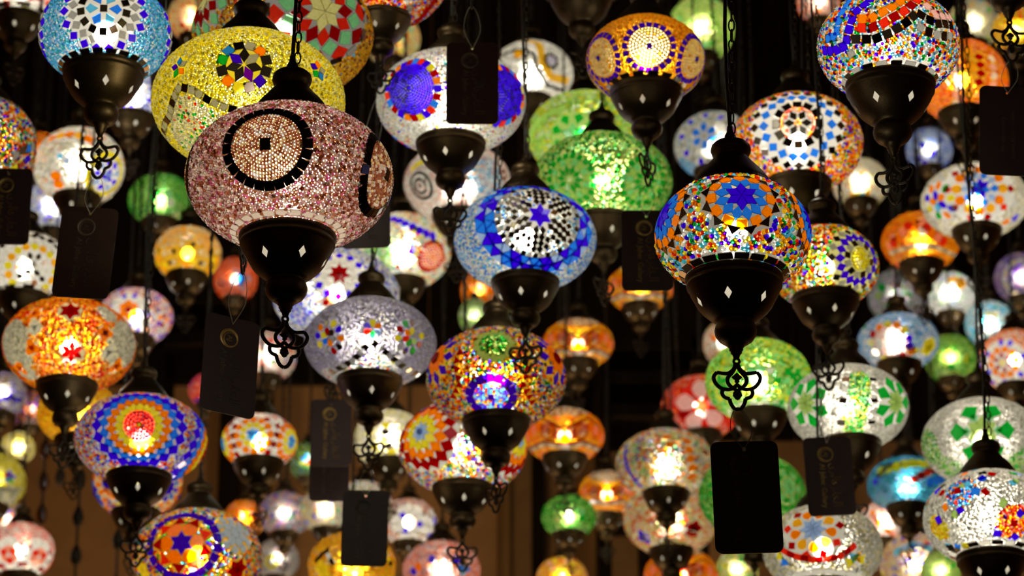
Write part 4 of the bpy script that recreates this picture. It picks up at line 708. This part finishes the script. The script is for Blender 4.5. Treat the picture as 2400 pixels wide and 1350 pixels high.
def wall_panel(x0, x1, y0, y1, mat, th=.03, name='panel'):
    """panel on the back wall, placed from where it is seen"""
    def w(px, py):
        r = ray(px, py); return CAM + r * ((YW - CAM.y) / r.y)
    p, q = w(x0, y1), w(x1, y0); p.x, q.x = w(x0, 1000).x, w(x1, 1000).x
    return box_obj(name, (p.x, YW - th, p.z), (q.x, YW, q.z), mat, wb)
for k in range(16):                                            # boards added high on the wall, its darkness put into their near-black colour
    x0 = -500 + k * 215; wall_panel(x0, x0 + 211, -900, 905 if x0 < 1100 else 1035, DARKW, .03, 'shade_board')
for k, (x0, x1) in enumerate(((520, 640), (1165, 1195), (1245, 1275), (1340, 1400), (1490, 1520), (1960, 1990), (2290, 2330))):
    wall_panel(x0, x1, 880 if k == 0 else 1000, 2600, DARKW if k % 2 == 0 else WARMW, .08, 'post')
for y in (960, 1240): wall_panel(1400, 1500, y, y + 18, DARKW, .05, 'rail')
# shelf rack with dark boards in the gap right of centre and one at the left
def rack(xa, xb, ys, label, d=10.2):
    root = link('shelf_rack', None); a = at(xa, ys[-1], d); b = at(xb, ys[0], d); root.location = (0, 0, 0)
    root['label'] = label; root['category'] = 'shelf'
    for x in (a.x, b.x): box_obj('upright', (x - .02, a.y, 0), (x + .02, a.y + .35, at(xa, ys[0] - 60, d).z), DARKW, root)
    for y in ys:
        z = at(xa, y, d).z; box_obj('shelf_board', (a.x, a.y, z - .02), (b.x, a.y + .35, z + .02), DARKW, root)
    return root
rack(1415, 1640, (780, 870, 960), 'dark wooden shelf rack in the gap right of centre')
rack(370, 560, (560, 680, 790), 'dark wooden shelf rack behind the small gold lamp')
# unseen warm fill lights, added at floor level to brighten the back wall
for x in (-2.4, -.2, 2.0):
    ad = bpy.data.lights.new('wall_fill_light', 'AREA'); ad.shape = 'DISK'; ad.size = .3; ad.energy = 85; ad.color = (1, .72, .4)
    ao = bpy.data.objects.new('wall_fill_light', ad); COL.objects.link(ao); ao.location = (x, YW - 1.3, .15); ao.rotation_euler = (math.pi - math.radians(12), 0, 0)

# bead strands hanging before the ochre wall, lower left
AMBR = attr_glass('amber_bead', rough=.2, spread=.5, thru=.1, gloss=.15)
def strand(px, y_end, d, n, step, label, col):
    end = at(px, y_end, d); root = link('bead_strand', None, None, end); root['label'] = label; root['category'] = 'bead strand'; root['group'] = 'bead strands before the ochre wall'
    link('thread', mesh_np('thread', *tube([(0, 0, 0), (0, 0, CEIL - end.z)], .0035, 5), mat=CORD), root)
    pr = [(.001, -.03), (.010, -.022), (.015, -.006), (.012, .010), (.006, .022), (.002, .03)]
    v, f = lathe(pr, 8); me = mesh_np('bead', v, f, IRON if col is None else AMBR, True, None if col is None else [(*C[col], 1)] * len(v))
    for k in range(n):
        o = link('bead', me, root, (0, 0, .03 + k * step))
strand(172, 1420, 7.9, 9, .1, 'dark bead strand right of the thickest dark cord, lower left', None)
strand(96, 1230, 8.1, 8, .085, 'amber bead strand beside the tiny straw yellow lamp', 'brown')
strand(140, 1140, 8.9, 5, .07, 'short bead strand ending under the gold beaded lamp', None)
strand(270, 1400, 8.0, 7, .12, 'dark bead strand left of the red-eyed ring lamp cup', None)

# ------------------------------------------------------------------ lamps
G = [build_lamp(L) for L in LAMPS]
print('STAT', STAT, 'lamps', len(LAMPS), 'objects', len(bpy.data.objects))

# ------------------------------------------------------------------ price tags
TW, TH = .070, .121
def card_mesh():
    cu = bpy.data.curves.new('card', 'CURVE'); cu.dimensions = '2D'; cu.fill_mode = 'BOTH'; cu.extrude = .0005; cu.resolution_u = 2
    r = .008; pts = []
    for cx, cy, a0 in ((TW / 2 - r, TH / 2 - r, 0), (-TW / 2 + r, TH / 2 - r, 90), (-TW / 2 + r, -TH / 2 + r, 180), (TW / 2 - r, -TH / 2 + r, 270)):
        for k in range(6): a = math.radians(a0 + 18 * k); pts.append((cx + r * math.cos(a), cy + r * math.sin(a)))
    hole = [(.0022 * math.cos(t), TH / 2 - .009 + .0022 * math.sin(t)) for t in [2 * math.pi * k / 12 for k in range(12)]]
    for q in (pts, hole):
        sp = cu.splines.new('POLY'); sp.points.add(len(q) - 1); sp.use_cyclic_u = True
        for p, (x, y) in zip(sp.points, q): p.co = (x, y, 0, 1)
    return curve_mesh(cu, 'card')
def curve_mesh(cu, name):
    o = bpy.data.objects.new('tmp', cu); COL.objects.link(o); dg = bpy.context.evaluated_depsgraph_get(); dg.update()
    me = bpy.data.meshes.new_from_object(o.evaluated_get(dg)); me.name = name
    bpy.data.objects.remove(o); bpy.data.curves.remove(cu)
    return me
def text_mesh(t, size, name):
    cu = bpy.data.curves.new('t', 'FONT'); cu.body = t; cu.size = size; cu.align_x = 'CENTER'; cu.resolution_u = 2; cu.extrude = .00012
    return curve_mesh(cu, name)
def stroke_mesh(lines, s, r, name):
    V, Fc = [], []
    for ln in lines: tube([(x * s, y * s, 0) for x, y in [(v.x, v.y) for v in smooth_path([(a, b, 0) for a, b in ln], 3)]], r, 4, False, V, Fc)
    return mesh_np(name, V, Fc)
ARAB = [[(10, 0), (10, 2.1)], [(9.4, 2.1), (9.35, .3), (8.9, 0), (8.3, .1), (7.6, .9), (8.3, 1.0)], [(7.9, 0), (7.1, 0), (7.0, 2.0)], [(6.7, .7), (6.5, .05), (5.9, 0)], [(5.8, .5), (5.6, -.3), (5.0, -.7)],
        [(4.7, 1.0), (4.1, .8), (4.8, .1), (3.7, 0), (3.5, 1.9)], [(3.0, 2.1), (2.95, .1), (2.5, 0), (2.4, .6)], [(2.0, .5), (1.8, -.3), (1.3, -.7)], [(.9, .6), (.4, .3), (.9, -.2), (.3, -.7), (-.4, -.2), (-.3, .3)],
        [(8.2, -.6), (8.25, -.65)], [(6.3, -.6), (6.35, -.65)]]
CARD_ME = card_mesh(); CARD_ME.materials.clear(); CARD_ME.materials.append(CARD)
ENG_ME = text_mesh('Al Jaber Gallery', .0105, 'lettering'); AR_ME = stroke_mesh(ARAB, .0062, .00035, 'arabic_lettering'); MONO_ME = text_mesh('AJ', .0085, 'monogram')
NOTE_ME = text_mesh('For sales enquiry', .0068, 'lettering'); NOTE2_ME = text_mesh('contact Al Jaber Gallery', .0068, 'lettering')
rv, rf = tube([(.0105 * math.cos(t), .0105 * math.sin(t), 0) for t in [2 * math.pi * k / 28 for k in range(28)]], [.0008 + .0006 * (1 + math.cos(2 * math.pi * k / 28 - 2.5)) for k in range(28)], 4, True)
rv, rf = tube([(.0012 + .0085 * math.cos(t), -.0012 + .0085 * math.sin(t), 0) for t in [2 * math.pi * k / 28 for k in range(28)]], .0005, 4, True, rv, rf)
RING_ME = mesh_np('emblem', rv, rf)
def coloured(me, mat):
    c = me.copy(); c.materials.clear(); c.materials.append(mat); return c
def tag(x, y, d, label, hang=None, yaw=0, roll=0, ink=DULL, emb=None, back=False, string=True):
    """card centred at a place in the room; the string runs from its hole to the point it hangs from"""
    pos = at(x, y, d); root = link('price_tag', None, None, pos); root['label'] = label; root['category'] = 'tag'; root['group'] = 'maroon price tags hanging from lamps'
    root.rotation_euler = Matrix.Rotation(math.radians(yaw), 4, 'Z').to_3x3().to_euler()
    M = Matrix.Rotation(math.radians(-roll), 4, 'Y') @ Matrix.Rotation(math.pi / 2, 4, 'X')      # card stands upright, facing the camera side
    o = link('card', CARD_ME, root); o.matrix_basis = M
    R = Matrix.Rotation(-math.pi / 2, 4, 'Z')
    if not back:
        e = link('emblem', coloured(RING_ME, emb or ink), root); e.matrix_basis = M @ Matrix.Translation((-.003, .0335, .0008)) @ Matrix.Scale(.35, 4, (0, 0, 1))
        q = link('monogram', coloured(MONO_ME, emb or ink), e); q.matrix_basis = Matrix.Translation((-.0025, 0, .0)) @ R @ Matrix.Diagonal((1, 1, 2, 1))
        q = link('lettering', coloured(ENG_ME, ink), root); q.matrix_basis = M @ Matrix.Translation((-.0125, -.0145, .0007)) @ R
        q = link('arabic_lettering', coloured(AR_ME, ink), root); q.matrix_basis = M @ Matrix.Translation((.0035, .0165, .0007)) @ R @ Matrix.Translation((0, 0, 0)) @ Matrix.Scale(1, 4)
    else:
        R2 = Matrix.Rotation(math.pi / 2, 4, 'Z')
        q = link('lettering', coloured(NOTE_ME, ink), root); q.matrix_basis = M @ Matrix.Translation((-.004, -.005, .0007)) @ R2
        q = link('lettering', coloured(NOTE2_ME, ink), root); q.matrix_basis = M @ Matrix.Translation((.008, -.005, .0007)) @ R2
    if hang is not None:
        Ri = root.rotation_euler.to_matrix().inverted(); hp = Ri @ (hang - pos); h = M @ Vector((0, TH / 2 - .009, 0))
        mid = (h + hp) / 2; wdt = Vector((1, 0, 0)) * min(.011, (hp - h).length * .22)
        loop = smooth_path([h + Vector((0, -.001, 0)), h.lerp(mid, .6) - wdt * .8, mid - wdt, hp.lerp(mid, .4) - wdt * .7, hp, hp.lerp(mid, .4) + wdt * .7, mid + wdt, h.lerp(mid, .6) + wdt * .8, h + Vector((0, .001, 0))], 5)
        link('string', mesh_np('string', *tube(loop, .00045, 5), mat=PALE, smooth=True), root)
def host(words):
    for g in G:
        if words in g.L['label']: return g
def under(g, up=.93):
    """lowest part of a lamp's pendant"""
    return g.pos + Vector((0, 0, g.zb - 1.82 * g.R - (up + .04) * PEND_H * g.R / .05))
def px_of(P):
    v = P - CAM; d = v.dot(FWD); return W / 2 + F * v.dot(RGT) / d, H / 2 - F * v.dot(UP) / d, d
def hung(words, x, y, label, dz=0, **k):
    g = host(words); hp = under(g); u, v, dd = px_of(hp); tag(x, y, dd + dz, label, hang=hp, **k)
hung('blue star rosette', 1750, 1165, 'large maroon price tag hanging below the black filigree pendant, lower right', roll=1.5)
hung('large yellow', 539, 857, 'turned maroon price tag with gold emblem below the mauve lamp', yaw=30, roll=-2, ink=DULL, emb=GOLD)
hung('sky blue beaded', 200, 592, 'maroon price tag under the sky blue lamp, left', roll=-4)
hung('edge-on pendant', 1107, 195, 'maroon price tag hanging before the white speckled lamp')
hung('amber beaded lamp', 1516, 587, 'faded price tag left of the star rosette lamp', ink=GOLD)
hung('yellow medallion', 1944, 1116, 'price tag with bright gold emblem under the emerald flower lamp', roll=2.5, ink=GOLD, emb=GOLD)
hung('lavender grey', 855, 1238, 'small maroon price tag at the bottom, left of the yellow star lamp', roll=-1)
hung('top right tag', 2362, 307, 'price tag showing its note side, right edge', roll=-3, back=True)
hung('dark red star in a cobalt', 772, 1098, 'faded maroon price tag under the lavender lamp, in front of another', emb=GOLD)
hung('dark red star in a cobalt', 776, 1014, 'gold-lettered price tag behind the faded one', ink=GOLD, dz=-.12)
tag(16, 484, 4.72, 'gold-lettered price tag cut by the left edge', ink=GOLD, emb=GOLD, hang=host('rainbow').pos + Vector((.02, -host('rainbow').a - .03, .03)))
hung('maroon and white wave', 856, 490, 'price tag peeping out behind the mauve lamp', roll=2)
tag(388, 205, 4.75, 'grey price tag seen nearly edge-on between the sky blue and yellow lamps', yaw=58, roll=9, hang=Vector((at(388, 205, 4.75).x, at(388, 205, 4.75).y, CEIL)))
